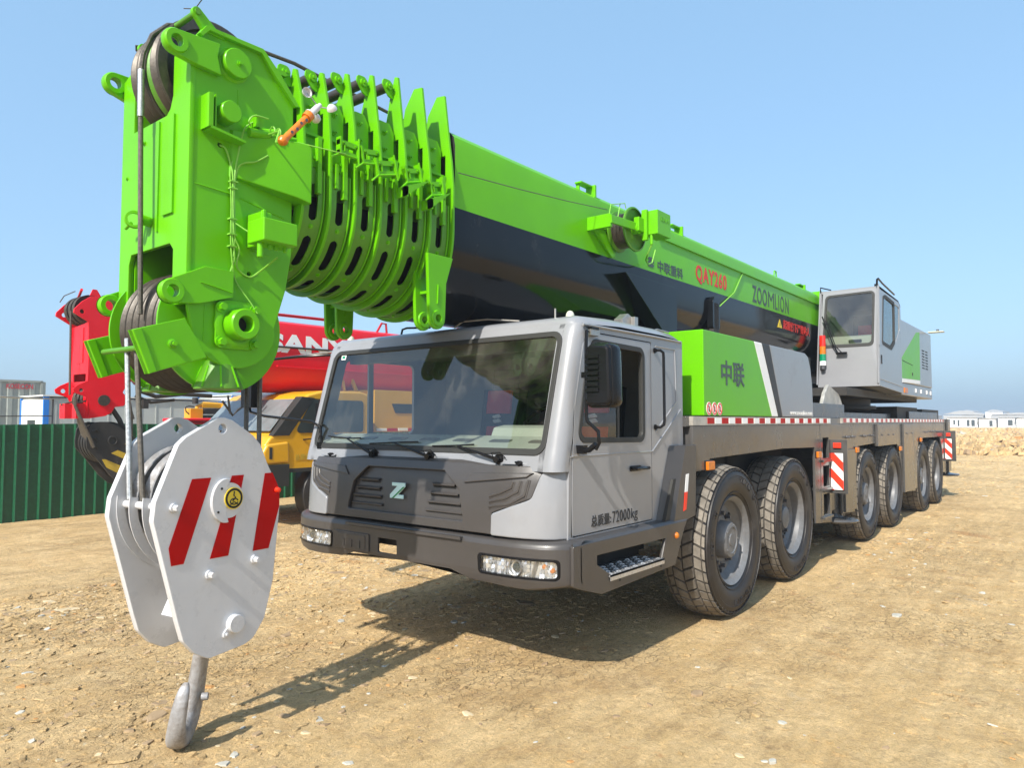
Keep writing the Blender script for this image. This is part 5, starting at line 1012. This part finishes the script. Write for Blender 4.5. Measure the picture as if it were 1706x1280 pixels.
m=MB('yellow'); m.box(9.6,17.5,yA,13.5,1.20,1.55); m.box(9.95,13.2,yA+.6,13.2,1.62,2.50); m.box(13.6,16.8,yA+.4,13.3,1.7,3.0)
m.tube([(9.35,yA+.9,2.75),(9.55,yA+.9,2.78),(9.7,yA+.9,2.5),(9.95,yA+.9,1.75)],.05,6); m.tube([(9.35,yA+.9,2.75),(9.45,yA+.9,2.3),(9.6,yA+.9,1.75)],.035,6); m.tube([(9.35,yA+.9,2.42),(10.0,yA+.9,2.46)],.05,6)
m.use('seal').prism([(10.42,2.22),(10.52,2.02),(12.6,2.02),(12.6,2.22)],'Y',yA+.585,yA+.598); m.box(9.5,17,11.6,13,.6,1.2); m.box(9.42,9.9,yA+1,yA+1.8,1.6,2.35)
for k in range(10): m.use('red' if k%2 else 'whith').box(10+.3*k,10.28+.3*k,yA+.58,yA+.597,1.64,1.70)
m.build('crane_body',rcn,bev=.015)
# red boom
cy=12.33; m=MB('redp')
sec=[(-.40,3.73),(-.52,3.68),(-.55,3.60),(-.55,3.0)]+[(-.55*math.cos(t),3.0-.62*math.sin(t)) for t in np.linspace(0,math.pi,16)[1:-1]]+[(.55,3.0),(.55,3.6),(.52,3.68),(.40,3.73)]
m.loft([[(x,cy+a,b+(x-7)*.01) for a,b in sec] for x in(6.55,9,12,16,19)],closed=True,cap=True)
m.box(7.75,14,cy-.58,cy-.54,2.86,2.885)
rb=m.build('boom',rcn,smooth=35)
m=MB('redd'); m.tube([(7.0,cy-.42,3.84),(9.2,cy-.42,3.88)],.03,6); m.tube([(8.9,cy-.42,3.88),(9.2,cy-.42,3.75)],.02,6); m.tube([(10.35,cy-.3,3.75),(10.5,cy-.3,3.98),(10.62,cy-.3,3.98),(10.65,cy-.3,3.75)],.025,6); m.use('blackd').tube([(6.6,yA+.75,3.22),(9.3,yA+.75,3.25)],.02,6)
m.build('boom_rail',rb)
m=MB('whith'); m.text('SANY',(7.55,cy-.553,3.13),(1,0,0),(0,0,1),1.86,.36,bold=.045); m.build('lettering',rb)
m=MB('redp')
for x,w_ in((5.25,.42),(5.5,.44),(5.75,.46),(6.0,.48),(6.3,.51),(6.52,.54)):
    m.xplate([(cy-w_-.06,3.1)]+[(cy-(w_+.06)*math.cos(t),3.05-(.62)*math.sin(t)) for t in np.linspace(0.1,math.pi-.1,14)]+[(cy+w_+.06,3.1),(cy+w_+.06,3.7),(cy+w_-.05,4.0),(cy+w_-.15,3.8),(cy-w_+.15,3.8),(cy-w_+.05,4.0),(cy-w_-.06,3.7)],[],x,x+.05)
    m.use('blackd').box(x+.05,x+.2,cy-w_,cy+w_,2.55,3.65); m.use('redp')
m.use('blackd').tube([(5.3,11.9,2.35),(5.6,11.9,2.25),(6.0,11.85,2.3),(6.5,11.8,2.28)],.035,6); m.tube([(5.25,11.85,2.25),(5.5,11.85,2.15),(5.9,11.9,2.2)],.025,6); m.box(5.35,5.43,11.78,11.84,2.05,2.2); m.tube([(6.7,11.8,2.2),(6.9,11.8,1.95),(7.0,11.8,2.05),(7.4,11.8,2.3)],.02,6); m.tube([(6.8,11.8,2.3),(6.85,11.8,1.98)],.02,6)
m.build('boom_collar',rcn)
m=MB('redp'); ya,yb2=11.95,12.62
o=[(4.57,3.37),(4.36,3.49),(4.37,3.55),(4.48,3.68),(4.60,3.77),(4.85,3.80),(5.2,3.62),(5.28,3.4),(5.28,2.65),(5.10,2.30),(5.21,2.20),(5.12,2.09),(4.99,2.07),(4.94,1.98),(4.85,1.93),(4.62,1.89),(4.62,2.10),(4.57,2.22),(4.40,2.28),(4.38,2.34),(4.45,2.40),(4.61,2.48)]
m.yplate(rc(o,.015,2),[circ(4.48,3.52,.035,14),circ(4.50,2.32,.03,14)],ya,ya+.03,.003)
o2=[(x-.02,z) for x,z in o]; m.yplate(rc(o2,.015,2),[circ(4.46,3.52,.035,14),circ(4.48,2.32,.035,14)],yb2-.03,yb2,.003)
m.xplate([(ya,3.38),(yb2,3.32),(yb2,2.0),(ya,1.95)],[[(12.03,2.46),(12.50,2.46),(12.50,2.58),(12.03,2.58)],[(12.1,2.1),(12.5,2.1),(12.5,2.40),(12.1,2.40)]],4.585,4.60)
m.box(4.575,4.585,12.15,12.35,2.75,3.30); m.box(4.6,5.2,12.0,12.55,2.7,2.74); m.box(4.44,4.64,11.97,12.12,1.89,2.12); m.box(4.44,4.64,12.4,12.6,1.89,2.12)
m.tube([(4.75,ya-.01,3.10),(4.90,ya-.01,3.115)],.02,6); m.use('grease').cyl((4.82,ya-.03,2.17),(4.82,ya,2.17),.085,n=20)
m.use('grease')
for y_ in(12.15,12.3,12.45): m.lathe([(.1,-.03),(.20,-.04),(.23,-.05),(.21,0),(.23,.05),(.20,.04),(.1,.03)],(4.65,y_,3.58),n=36); m.lathe([(.1,-.03),(.20,-.04),(.23,-.05),(.21,0),(.23,.05),(.20,.04),(.1,.03)],(4.80,y_,2.17),n=36)
m.use('redp').tube([(4.48,12.0,3.86),(4.62,12.5,3.80)],.02); m.prism([(4.58,3.78),(4.62,3.88),(4.68,3.88),(4.74,3.78)],'Y',ya,ya+.02); m.use('rope').tube([(4.43,12.25,3.55),(4.45,12.25,2.25)],.017,8); m.tube([(4.5,12.3,3.87),(4.4,12.45,3.80),(4.36,12.5,3.7)],.008,5)
m.build('boom_head',rcn,smooth=30)
# black hook block, pulled back at an angle below the red head
bb=empty('hook_block',(4.98,12.2,1.05),'black hook block with worn yellow stripes hanging askew under the red boom head','hook block')
bo_=rc([(4.61,1.72),(4.66,1.81),(4.78,1.84),(4.90,1.83),(5.06,1.76),(5.40,1.52),(5.55,1.25),(5.50,1.0),(5.30,.80),(5.10,.86),(4.95,1.00),(4.80,1.20),(4.60,1.44),(4.59,1.55)],.03,3)
for k,y_ in enumerate((11.95,12.38)):
    m=MB('blackd'); m.yplate(bo_,[],y_,y_+.03,.004); m.lathe([(.075,0),(.075,-.015),(.06,-.018),(.055,0)],(4.97,y_,1.55),n=24)
    for a,b in((4.72,1.70),(4.70,1.58),(4.70,1.46)): m.tube([(a-.05,y_-.01,b),(a,y_-.02,b+.02),(a+.05,y_-.01,b-.03)],.012,6)
    for a,b in((5.06,1.20),(5.1,1.18)): m.cyl((a,y_-.01,b),(a,y_,b),.02,n=10)
    p_=m.build('side_plate',bb,smooth=30)
    if k==0:
        m=MB('yellowd')
        for q in([(4.82,1.26),(4.87,1.26),(5.14,1.13),(5.12,1.03),(5.05,1.04),(4.89,1.13)],[(4.95,1.35),(5.05,1.395),(5.24,1.31),(5.20,1.23)],[(5.15,1.49),(5.23,1.52),(5.40,1.44),(5.33,1.39)]): m.yplate(q,[],y_-.003,y_-.001)
        m.build('yellow_stripe',p_)
m=MB('blackd')
for y_ in(12.05,12.15,12.25,12.35): m.lathe([(.06,-.02),(.30,-.02),(.32,-.035),(.31,0),(.32,.035),(.30,.02),(.06,.02)],(4.95,y_,1.52),n=36)
m.tube([(5.25,12.2,1.0),(5.42,12.2,.85),(5.50,12.2,.70),(5.42,12.2,.6),(5.3,12.2,.66)],[.06,.06,.055,.045,.03],10); m.build('sheave',bb,smooth=32)
m=MB('rope')
for k in range(8): y_=11.90+.055*k; m.tube([(4.40+.02*k,y_,2.22),(4.40+.022*k,y_,2.08),(4.50+.014*k,y_,1.85),(4.62+.008*k,y_,1.60),(4.68,y_,1.45)],.024,6)
m.tube([(4.40,12.0,2.11),(4.44,12.0,2.125),(4.60,12.0,2.16),(4.6,12.5,2.16),(4.42,12.5,2.10)],.015,6); m.build('rope_fall',bb)
m=MB('blackd'); m.tube([(5.0,12.1,2.06),(5.12,12.1,1.88),(5.2,12.1,1.70)],.04,8); m.use('rope').tube([(5.0,12.1,2.1),(4.97,12.1,1.95)],.035,8); m.tube([(5.25,12.1,2.16),(5.28,12.1,2.0),(5.32,12.1,1.88)],.045,8); m.tube([(5.32,12.1,1.9),(5.33,12.1,1.2)],.014,6); m.build('tie_rope',bb)
# ================================================================ fence
fen=empty('metal_fence',(20,15.4,0),'dark green corrugated sheet metal fence behind the parked cranes','fence')
m=MB('fence'); X0,X1=-6,46; rows=[];x=X0;k=0
pts=[]
while x<X1:
    pts+=[(x,15.4),(x+.150,15.4),(x+.165,15.372),(x+.185,15.372)]; x+=.1955
m.loft([[(a,b,-.05) for a,b in pts],[(a,b,.9) for a,b in pts],[(a,b,1.79+.012*math.sin(a*1.3)) for a,b in pts]]); m.build('fence_sheet',fen,smooth=20,recalc=False)
m=MB('fencel'); x=X0+.175
while x<X1: m.box(x-.006,x+.006,15.366,15.371,0,1.78); x+=.1955
m.build('fence_ribs',fen)
m=MB('fence'); 
for x in np.arange(X0,X1,3.9): m.box(x,x+.06,15.42,15.48,0,1.75)
m.box(X0,X1,15.42,15.45,1.5,1.55); m.box(X0,X1,15.42,15.45,.3,.35); m.build('fence_frame',fen)
# ================================================================ cabins and container behind the fence
def cabin(name,x0,x1,y0,y1,h,lab,posts,cat='site cabin',group=None):
    r=empty(name,((x0+x1)/2,(y0+y1)/2,0),lab,cat,group); m=MB('cabing'); m.box(x0+.03,x1-.03,y0+.03,y1-.03,0,h-.06); m.use('cabinw').box(x0,x0+.03,y0+.05,y1-.05,.1,h-.1)  # sunlit end white, shaded sides grey: fall of light painted into the walls
    k=x0+.3
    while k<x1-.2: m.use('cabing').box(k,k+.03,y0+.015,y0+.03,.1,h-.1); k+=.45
    m.build('wall',r)
    m=MB('blue'); 
    for px in posts: m.box(px,px+.13,y0-.01,y0+.06,0,h)
    
    if len(posts)>1: m.box(x0-.02,x1+.02,y0-.02,y0+.04,h-.09,h-.01)
    m.box(x0-.02,x0+.05,y1-.06,y1,0,h); m.build('blue_frame',r)
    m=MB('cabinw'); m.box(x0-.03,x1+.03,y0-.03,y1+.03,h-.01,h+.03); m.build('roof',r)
    m=MB('winb'); m.box(x0-.01,x0+.01,(y0+y1)/2-.28,(y0+y1)/2+.28,.9,h-.65); m.build('door',r); return r
cabin('site_cabin',7.36,12.4,22,23.7,2.53,'white site cabin with a blue corner post behind the fence, nearest the grey container',[7.36])
cabin('site_cabin',11.55,21.0,26.2,29,2.62,'long white site cabin with blue trim behind the fence, under the green boom head',[11.55,12.95,16.9,20.8])
cabin('site_cabin',17.5,30.0,30,33,3.0,'pale blue site cabin standing farthest back, seen behind the yellow truck cab',[17.5,21,25,29.8])
ct=empty('shipping_container',(10,46,0),'grey corrugated container wall with faded red lettering rising behind the fence','container')
m=MB('cont'); pts=[];x=-2.0
while x<14.9: pts+=[(x,45),(x+.22,45),(x+.27,44.93),(x+.47,44.93)]; x+=.52
pts.append((14.95,45)); m.loft([[(a,b,1.3) for a,b in pts],[(a,b,4.0) for a,b in pts]]); m.box(-2,14.95,45.01,47.4,0,4.0); m.box(-2.02,14.97,44.90,45.02,3.95,4.06); m.box(-2.02,14.97,44.90,45.02,1.3,1.42); m.box(14.85,14.97,44.9,45.02,1.3,4.0); m.build('container_wall',ct,smooth=20)
m=MB('redd'); m.text('KOSECON',(13.25,44.91,3.58),(1,0,0),(0,0,1),1.25,.27,bold=.03); m.build('lettering',ct)
m=MB('bolt')
gr_=empty('scaffold_frame',(5.6,19,0),'thin grey scaffold frame with a light roof sheet behind the fence beside the grey container','scaffold')
for x in(4.6,6.55): m.cyl((x,19,0),(x,19,2.42 if x<6 else 2.36),.02,n=8)
m.cyl((4.6,19,1.95),(6.55,19,1.97),.012,n=6); m.build('frame',gr_); m=MB('cabing'); m.add([(3.4,18.7,2.45),(6.75,18.7,2.36),(6.75,20.4,2.40),(3.4,20.4,2.50)],[(0,1,2,3)]); m.build('roof_sheet',gr_,solid=.02)
# yellow loader crane and red cab roof behind the fence
ym=empty('yellow_loader',(9.2,17,0),'small yellow loader arm with a red cab roof just behind the green fence','loader')
m=MB('yellow'); m.box(8.78,9.1,16.9,17.2,1.9,2.16); m.tube([(8.95,17,1.95),(9.0,17,2.2),(9.15,17,2.28),(9.7,17,2.26),(9.72,17,2.0)],.05,8); m.box(9.1,9.7,16.95,17.1,2.17,2.27); m.box(9.6,9.72,16.9,17.1,1.95,2.26); m.build('loader_arm',ym,bev=.015)
m=MB('blackd'); m.cyl((8.95,17,2.27),(8.95,17,2.42),.07); m.tube([(8.8,16.95,2.0),(8.70,16.95,2.08),(8.68,16.95,2.18),(8.76,16.95,2.21),(8.9,16.95,2.2)],.015,6); m.box(9.15,9.6,16.9,17.0,2.02,2.16); m.box(9.2,9.6,16.9,17.3,.5,2.0); m.build('loader_hoses',ym)
m=MB('redp'); m.box(8.15,9.05,16.3,17.0,1.84,1.92); m.box(8.25,8.95,16.35,16.95,.8,1.84); m.build('cab_roof',ym,bev=.03)
# far white buildings on the right and low roofs behind them
def house(x,y0,y1,h,rh,lab,base=0,wallm='far',roofm='farroof',dep=9,wins=True):
    r=empty('low_building',(x+dep/2,(y0+y1)/2,base),lab,'building','white buildings on the horizon'); m=MB(wallm); m.box(x,x+dep,y0,y1,base-1,base+h); m.build('wall',r)
    m=MB(roofm); n_=7; m.prism([(y0-.2,base+h)]+[(y1+.2-(y1-y0+.4)*k_/n_,base+h+rh*math.sin(math.pi*min(max(k_/n_,.08),.92))) for k_ in range(n_+1)],'X',x-.2,x+dep); m.build('roof',r)
    if wins:
        k=y0+.4; rw=random.Random(int(y0*10))
        while k<y1-.7: w0=rw.uniform(.25,.7); m=MB('winb'); m.box(x-.03,x+.01,k,k+w0,base+h*rw.uniform(.05,.4),base+h*.78); m.build('window',r); k+=w0+rw.uniform(.25,1.3)
B0=.75
house(150,15.7,20.3,1.7,.10,'long plain white shed on the horizon, nearest the crane tail',B0)
house(149,13.0,15.4,1.55,.08,'white shed with dark window openings, second along the horizon from the crane tail',B0)
house(151,10.3,12.8,1.7,.12,'cream walled low building with dark openings on the horizon, third from the crane tail',B0)
house(150,5.5,10.1,1.6,.12,'white low building on the horizon cut off by the edge of the photo',B0)
house(250,38,44.5,2.6,1.2,'far pale roofed hall at the left end of the skyline',B0,'far','farroof',20,False)
house(248,24.5,34.5,2.8,1.4,'far grey roofed hall in the middle of the skyline',B0,'farroof','farroof',20,False)
house(252,27.4,30.2,3.9,.5,'far pale block rising behind the grey roofed hall',B0,'far','farroof',20,False)
house(250,20.0,24.2,3.8,.6,'far pale flat roofed block to the right on the skyline',B0,'far','farroof',20,False)
house(246,8,22.5,2.7,.8,'long far grey roof at the edge of the photo, lowest on the skyline',B0,'farroof','farroof',20,False)
# ================================================================ ground
def vnoise(x,y,s,seed):
    r=np.random.default_rng(seed); T=r.random((256,256)); X=x*s; Y=y*s; xi=np.floor(X).astype(int); yi=np.floor(Y).astype(int); fx=X-xi; fy=Y-yi; fx=fx*fx*(3-2*fx); fy=fy*fy*(3-2*fy)
    g=lambda a,b:T[a%256,b%256]; return (g(xi,yi)*(1-fx)+g(xi+1,yi)*fx)*(1-fy)+(g(xi,yi+1)*(1-fx)+g(xi+1,yi+1)*fx)*fy-.5
def ss(a,b,x): t=np.clip((x-a)/(b-a),0,1); return t*t*(3-2*t)
def rough(x,y):
    # flaky rubble in front and under the crane, dust to the right
    a=vnoise(x,y,.35,3)+.5*vnoise(x,y,.9,4); side=np.clip((y-2.0)*.35+.25,0.0,1); return np.clip(side*.8+a*.9,0.07,1)
def height(x,y):
    d=np.hypot(x,y); h=.05*vnoise(x,y,.25,11)+.03*vnoise(x,y,.8,12)+.014*vnoise(x,y,2.6,13)
    rg=rough(x,y); h+=(.012*vnoise(x,y,7,14)+.009*vnoise(x,y,17,15))*(.35+rg)*ss(22,10,d)
    flatz=ss(.5,1.6,np.maximum(np.abs(x-12.5)-8.5,np.abs(y-4.3)-1.9)); h*=(.12+.88*flatz)
    hk=ss(.1,.6,np.hypot(x-2.15,y-4.05)); h=h*hk
    bank=ss(40,50,x)*ss(-40,-20,y); h+=bank*(.15+.5*np.abs(vnoise(x,y,.22,21))+.35*np.abs(vnoise(x,y,.6,22))+.18*vnoise(x,y,1.6,24))*ss(160,90,x)
    for yc_ in(.55,2.35-.6): h-=.018*np.exp(-((y-yc_+.7-.10*x-.004*x*x)/.16)**2)*ss(1.5,3,x)*ss(30,18,x)*(.6+.8*vnoise(x,y,1.3,41))
    h+=.75*ss(70,150,x)*ss(-200,-40,y)*ss(60,45,np.abs(y-10)*.3)
    h+=ss(300,900,d)*.0; return h-.004
NG=820; t=np.linspace(-1,1,NG); k=8.6; aa=1500/np.sinh(k); gx=6+aa*np.sinh(k*t); gy=3.5+aa*np.sinh(k*t)
GX,GY=np.meshgrid(gx,gy,indexing='ij'); GZ=height(GX,GY)
co=np.stack([GX,GY,GZ],-1).reshape(-1,3).astype(np.float32); idx=np.arange(NG*NG).reshape(NG,NG); q=np.stack([idx[:-1,:-1],idx[1:,:-1],idx[1:,1:],idx[:-1,1:]],-1).reshape(-1,4)
def npmesh(name,co,faces,nside,mats,midx=None,smooth=True):
    me=bpy.data.meshes.new(name); me.vertices.add(len(co)); me.vertices.foreach_set('co',co.astype(np.float32).ravel()); nf=len(faces); me.loops.add(nf*nside); me.loops.foreach_set('vertex_index',faces.astype(np.int32).ravel()); me.polygons.add(nf); me.polygons.foreach_set('loop_start',np.arange(nf,dtype=np.int32)*nside)
    me.polygons.foreach_set('use_smooth',np.full(nf,smooth)); 
    for m_ in mats: me.materials.append(m_)
    if midx is not None: me.polygons.foreach_set('material_index',midx.astype(np.int32))
    me.update(calc_edges=True); me.validate(); o=bpy.data.objects.new(name,me); S.collection.objects.link(o); o['_w']=[0,0,0]; return o
gm=bpy.data.materials.new('dusty_shale_ground'); t_,n,l,b=nodes(gm); tc=n.new('ShaderNodeTexCoord')
def NZ(sc,det=8,ro=.6,dist=0,vec=None):
    a=n.new('ShaderNodeTexNoise'); a.inputs['Scale'].default_value=sc; a.inputs['Detail'].default_value=det; a.inputs['Roughness'].default_value=ro; a.inputs['Distortion'].default_value=dist; l.new(vec or tc.outputs['Object'],a.inputs['Vector']); return a.outputs['Fac']
def RG(s,a,b_,c=0,d=1):
    r=n.new('ShaderNodeMapRange'); r.inputs[1].default_value=a; r.inputs[2].default_value=b_; r.inputs[3].default_value=c; r.inputs[4].default_value=d; l.new(s,r.inputs[0]); return r.outputs[0]
def MX(f,a,b_,bl='MIX'):
    x=n.new('ShaderNodeMix'); x.data_type='RGBA'; x.blend_type=bl
    if isinstance(f,(int,float)): x.inputs[0].default_value=f
    else: l.new(f,x.inputs[0])
    for s_,v in((6,a),(7,b_)):
        if isinstance(v,tuple): x.inputs[s_].default_value=(*v,1)
        else: l.new(v,x.inputs[s_])
    return x.outputs[2]
col=MX(RG(NZ(.5,6),.35,.65),(.62,.425,.195),(.50,.33,.15))
col=MX(RG(NZ(2.2,10,.7),.42,.62),col,(.68,.485,.245))
col=MX(RG(NZ(5,10,.75,.6),.54,.70,0,.7),col,(.30,.20,.11))
col=MX(RG(NZ(.9,8,.7,.4),.60,.70,0,.7),col,(.46,.23,.085))
col=MX(RG(NZ(3.2,9,.7,.9),.64,.73,0,.6),col,(.50,.22,.07))
col=MX(RG(NZ(1.4,9,.7,.2),.62,.72,0,.55),col,(.44,.39,.30))
vo=n.new('ShaderNodeTexVoronoi'); vo.inputs['Scale'].default_value=26; mp=n.new('ShaderNodeMapping'); mp.inputs['Scale'].default_value=(1,1.6,1); l.new(tc.outputs['Object'],mp.inputs[0]); l.new(mp.outputs[0],vo.inputs['Vector'])
sep=n.new('ShaderNodeSeparateColor'); l.new(vo.outputs['Color'],sep.inputs[0]); col=MX(RG(sep.outputs[0],0,1,.0,.30),col,MX(sep.outputs[1],(.60,.46,.28),(.27,.18,.10)))
ve=n.new('ShaderNodeTexVoronoi'); ve.feature='DISTANCE_TO_EDGE'; ve.inputs['Scale'].default_value=13; nd=n.new('ShaderNodeTexNoise'); nd.inputs['Scale'].default_value=6; nd.inputs['Detail'].default_value=4; l.new(tc.outputs['Object'],nd.inputs['Vector']); vm=n.new('ShaderNodeVectorMath'); vm.operation='MULTIPLY_ADD'; l.new(nd.outputs['Color'],vm.inputs[0]); vm.inputs[1].default_value=(.25,.25,.25); l.new(tc.outputs['Object'],vm.inputs[2]); l.new(vm.outputs[0],ve.inputs['Vector'])
crk=RG(ve.outputs['Distance'],.0,.05,1,0); zone=RG(NZ(.45,5),.46,.6); cm=n.new('ShaderNodeMath'); cm.operation='MULTIPLY'; l.new(crk,cm.inputs[0]); l.new(zone,cm.inputs[1]); cm2=n.new('ShaderNodeMath'); cm2.operation='MULTIPLY'; l.new(cm.outputs[0],cm2.inputs[0]); cm2.inputs[1].default_value=.55
col=MX(cm2.outputs[0],col,(.16,.115,.07))
fv=RG(NZ(70,6,.8),.3,.7,.80,1.20); fv2=RG(NZ(11,8,.75,.4),.3,.7,.84,1.16); ms=n.new('ShaderNodeMapping'); ms.inputs['Rotation'].default_value=(0,0,R(-9)); ms.inputs['Scale'].default_value=(.5,4.2,1); l.new(tc.outputs['Object'],ms.inputs[0]); st_=RG(NZ(1.6,9,.7,.3,ms.outputs[0]),.32,.68,.84,1.15); f0=n.new('ShaderNodeMath'); f0.operation='MULTIPLY'; l.new(st_,f0.inputs[0]); l.new(fv2,f0.inputs[1]); fm=n.new('ShaderNodeMath'); fm.operation='MULTIPLY'; l.new(fv,fm.inputs[0]); l.new(f0.outputs[0],fm.inputs[1]); col=MX(1.0,col,fm.outputs[0],'MULTIPLY')
col=MX(RG(NZ(150,3,.6),.71,.79,0,.35),col,(.22,.16,.10)); col=MX(RG(NZ(120,3,.6),.70,.78,0,.35),col,(.70,.56,.36))
l.new(col,b.inputs['Base Color']); b.inputs['Roughness'].default_value=.92; b.inputs['Specular IOR Level'].default_value=.2
h1=n.new('ShaderNodeMath'); h1.operation='MULTIPLY_ADD'; l.new(NZ(38,10,.75),h1.inputs[0]); h1.inputs[1].default_value=.9; l.new(NZ(9,8,.7,.5),h1.inputs[2]); h2=n.new('ShaderNodeMath'); h2.operation='MULTIPLY_ADD'; l.new(cm.outputs[0],h2.inputs[0]); h2.inputs[1].default_value=-.5; l.new(h1.outputs[0],h2.inputs[2])
bu=n.new('ShaderNodeBump'); bu.inputs['Strength'].default_value=1; bu.inputs['Distance'].default_value=.03; l.new(h2.outputs[0],bu.inputs['Height']); l.new(bu.outputs[0],b.inputs['Normal'])
g=npmesh('ground',co,q,4,[gm]); tag(g,kind='structure')
# flat flakes of shale and small stones lying on the ground
sm=[mk('shale_tan',(.50,.40,.25),.9,var=.3,scale=4,bump=.002,bscale=60,spec=.2),mk('shale_brown',(.33,.235,.14),.9,var=.3,scale=4,bump=.002,bscale=60,spec=.2),mk('shale_grey',(.44,.42,.36),.85,var=.25,scale=4,bump=.002,bscale=60,spec=.2),mk('shale_orange',(.46,.24,.09),.9,var=.3,scale=4,spec=.2)]
def flakes(name,N,region,size,seed,dens,tilt=.12,thk=.14,lab=None,pw=(.84,.05,.08,.02,.01)):
    r=np.random.default_rng(seed); x,y=region(r,N); keep=r.random(N)<dens(x,y); x=x[keep]; y=y[keep]; N=len(x); K=6
    s=size(r,N,x,y); an=np.sort(r.random((N,K))*2*np.pi*.25/K*1.6+np.arange(K)*2*np.pi/K,axis=1); ra=s[:,None]*(.55+.6*r.random((N,K))); st=(.55+.4*r.random(N))[:,None]; th=r.random(N)*6.28
    px=ra*np.cos(an); py=ra*np.sin(an)*st; c,s_=np.cos(th)[:,None],np.sin(th)[:,None]; qx=px*c-py*s_; qy=px*s_+py*c
    tx=r.normal(0,tilt,N)[:,None]; ty=r.normal(0,tilt,N)[:,None]; z0=height(x,y)[:,None]; dz=qx*tx+qy*ty; tk=(s*(.5+r.random(N))*thk)[:,None]
    bot=np.stack([x[:,None]+qx,y[:,None]+qy,z0+dz-.3*tk],-1); topp=np.stack([x[:,None]+qx*.86,y[:,None]+qy*.86,z0+dz+tk+r.random((N,K))*tk*.4],-1)
    cen=np.stack([x,y,z0[:,0]+tk[:,0]*1.25],-1)[:,None,:]
    co=np.concatenate([bot,topp,cen],1).reshape(-1,3); base=(np.arange(N)*(2*K+1))[:,None]; F=[]
    for i in range(K):
        j=(i+1)%K; F.append(np.stack([base[:,0]+i,base[:,0]+j,base[:,0]+K+j],-1)); F.append(np.stack([base[:,0]+i,base[:,0]+K+j,base[:,0]+K+i],-1)); F.append(np.stack([base[:,0]+K+i,base[:,0]+K+j,base[:,0]+2*K],-1))
    F=np.stack(F,1).reshape(-1,3); mi=np.repeat(r.choice(5,N,p=list(pw)),K*3)
    o=npmesh(name,co,F,3,[gm]+sm,mi,smooth=False); tag(o,lab,None,None,'stuff'); return o
def avoid(x,y):
    under=(x>6)&(x<20)&(y>2.7)&(y<3.3); return np.where(under,0,1)
near=lambda r,N:(r.random(N)**1.4*15-1.0, r.random(N)*15-6)
flakes('shale_flakes',210000,near,lambda r,N,x,y:(.005+.034*r.random(N)**3.6)*(1+.035*np.hypot(x,y)),31,lambda x,y:rough(x,y)*avoid(x,y)*(np.hypot(x,y)>1.5),lab='flat flakes of tan shale scattered over the yard')
flakes('shale_slabs',14000,near,lambda r,N,x,y:(.025+.12*r.random(N)**2.2),32,lambda x,y:rough(x,y)**2*avoid(x,y)*(np.hypot(x,y)>2.5),tilt=.035,thk=.045,pw=(.93,.02,.05,0,0),lab='larger flat slabs of shale lying in the yard')
flakes('yard_stones',30000,lambda r,N:(8+r.random(N)**1.3*38,r.random(N)*26-12),lambda r,N,x,y:(.02+.06*r.random(N)**3)*(.6+.02*x),33,lambda x,y:np.clip(rough(x,y)*.8+.12,0,1)*avoid(x,y)*(y<15),lab='small stones farther out in the yard')
flakes('rubble',42000,lambda r,N:(44+r.random(N)**1.5*70,r.random(N)*60-22),lambda r,N,x,y:.08+.35*r.random(N)**3,34,lambda x,y:.35+.65*(vnoise(x,y,.15,9)>-.1),tilt=.35,thk=.4,lab='broken rock rubble on the low bank at the right')
def loose(name,lab,x,y,s,mat,seed):
    r=np.random.default_rng(seed); m=MB('white'); m.mats=[]; m.use('white'); K=8; pts=[(x+s*(.7+.5*r.random())*math.cos(i*6.283/K),y+s*.7*(.6+.5*r.random())*math.sin(i*6.283/K)) for i in range(K)]; z=float(height(np.array([x]),np.array([y]))[0]); m.prism(pts,'Z',z-.004,z+.014); m.mats=[sm[mat]]
    return m.build(name,bev=.003,label=lab,cat='stone')
# thin haze over the whole yard
m=MB('glass'); m.box(-1600,1600,-1600,1600,-3,9); hm=bpy.data.materials.new('haze_air'); hm.use_nodes=True; hm.node_tree.nodes.remove(hm.node_tree.nodes['Principled BSDF']); pv=hm.node_tree.nodes.new('ShaderNodeVolumePrincipled'); pv.inputs['Color'].default_value=(.84,.90,.97,1); pv.inputs['Density'].default_value=.002; pv.inputs['Anisotropy'].default_value=.2
hm.node_tree.links.new(pv.outputs[0],hm.node_tree.nodes['Material Output'].inputs['Volume']); ho=m.build('haze',recalc=True,kind='stuff'); ho.data.materials.clear(); ho.data.materials.append(hm)
loose('flat_stone','flat grey brown stone with a thin crack, lying alone on the smooth dirt',4.70,2.16,.06,1,5)
loose('flat_stone','small white stone chip lying closest to the bottom edge of the photo',4.07,1.43,.03,2,6)
loose('flat_stone','thin bluish slab lying on the dirt beyond the front wheel',7.74,1.51,.08,2,8)
for o in list(S.collection.objects):
    if '_w' in o: del o['_w']
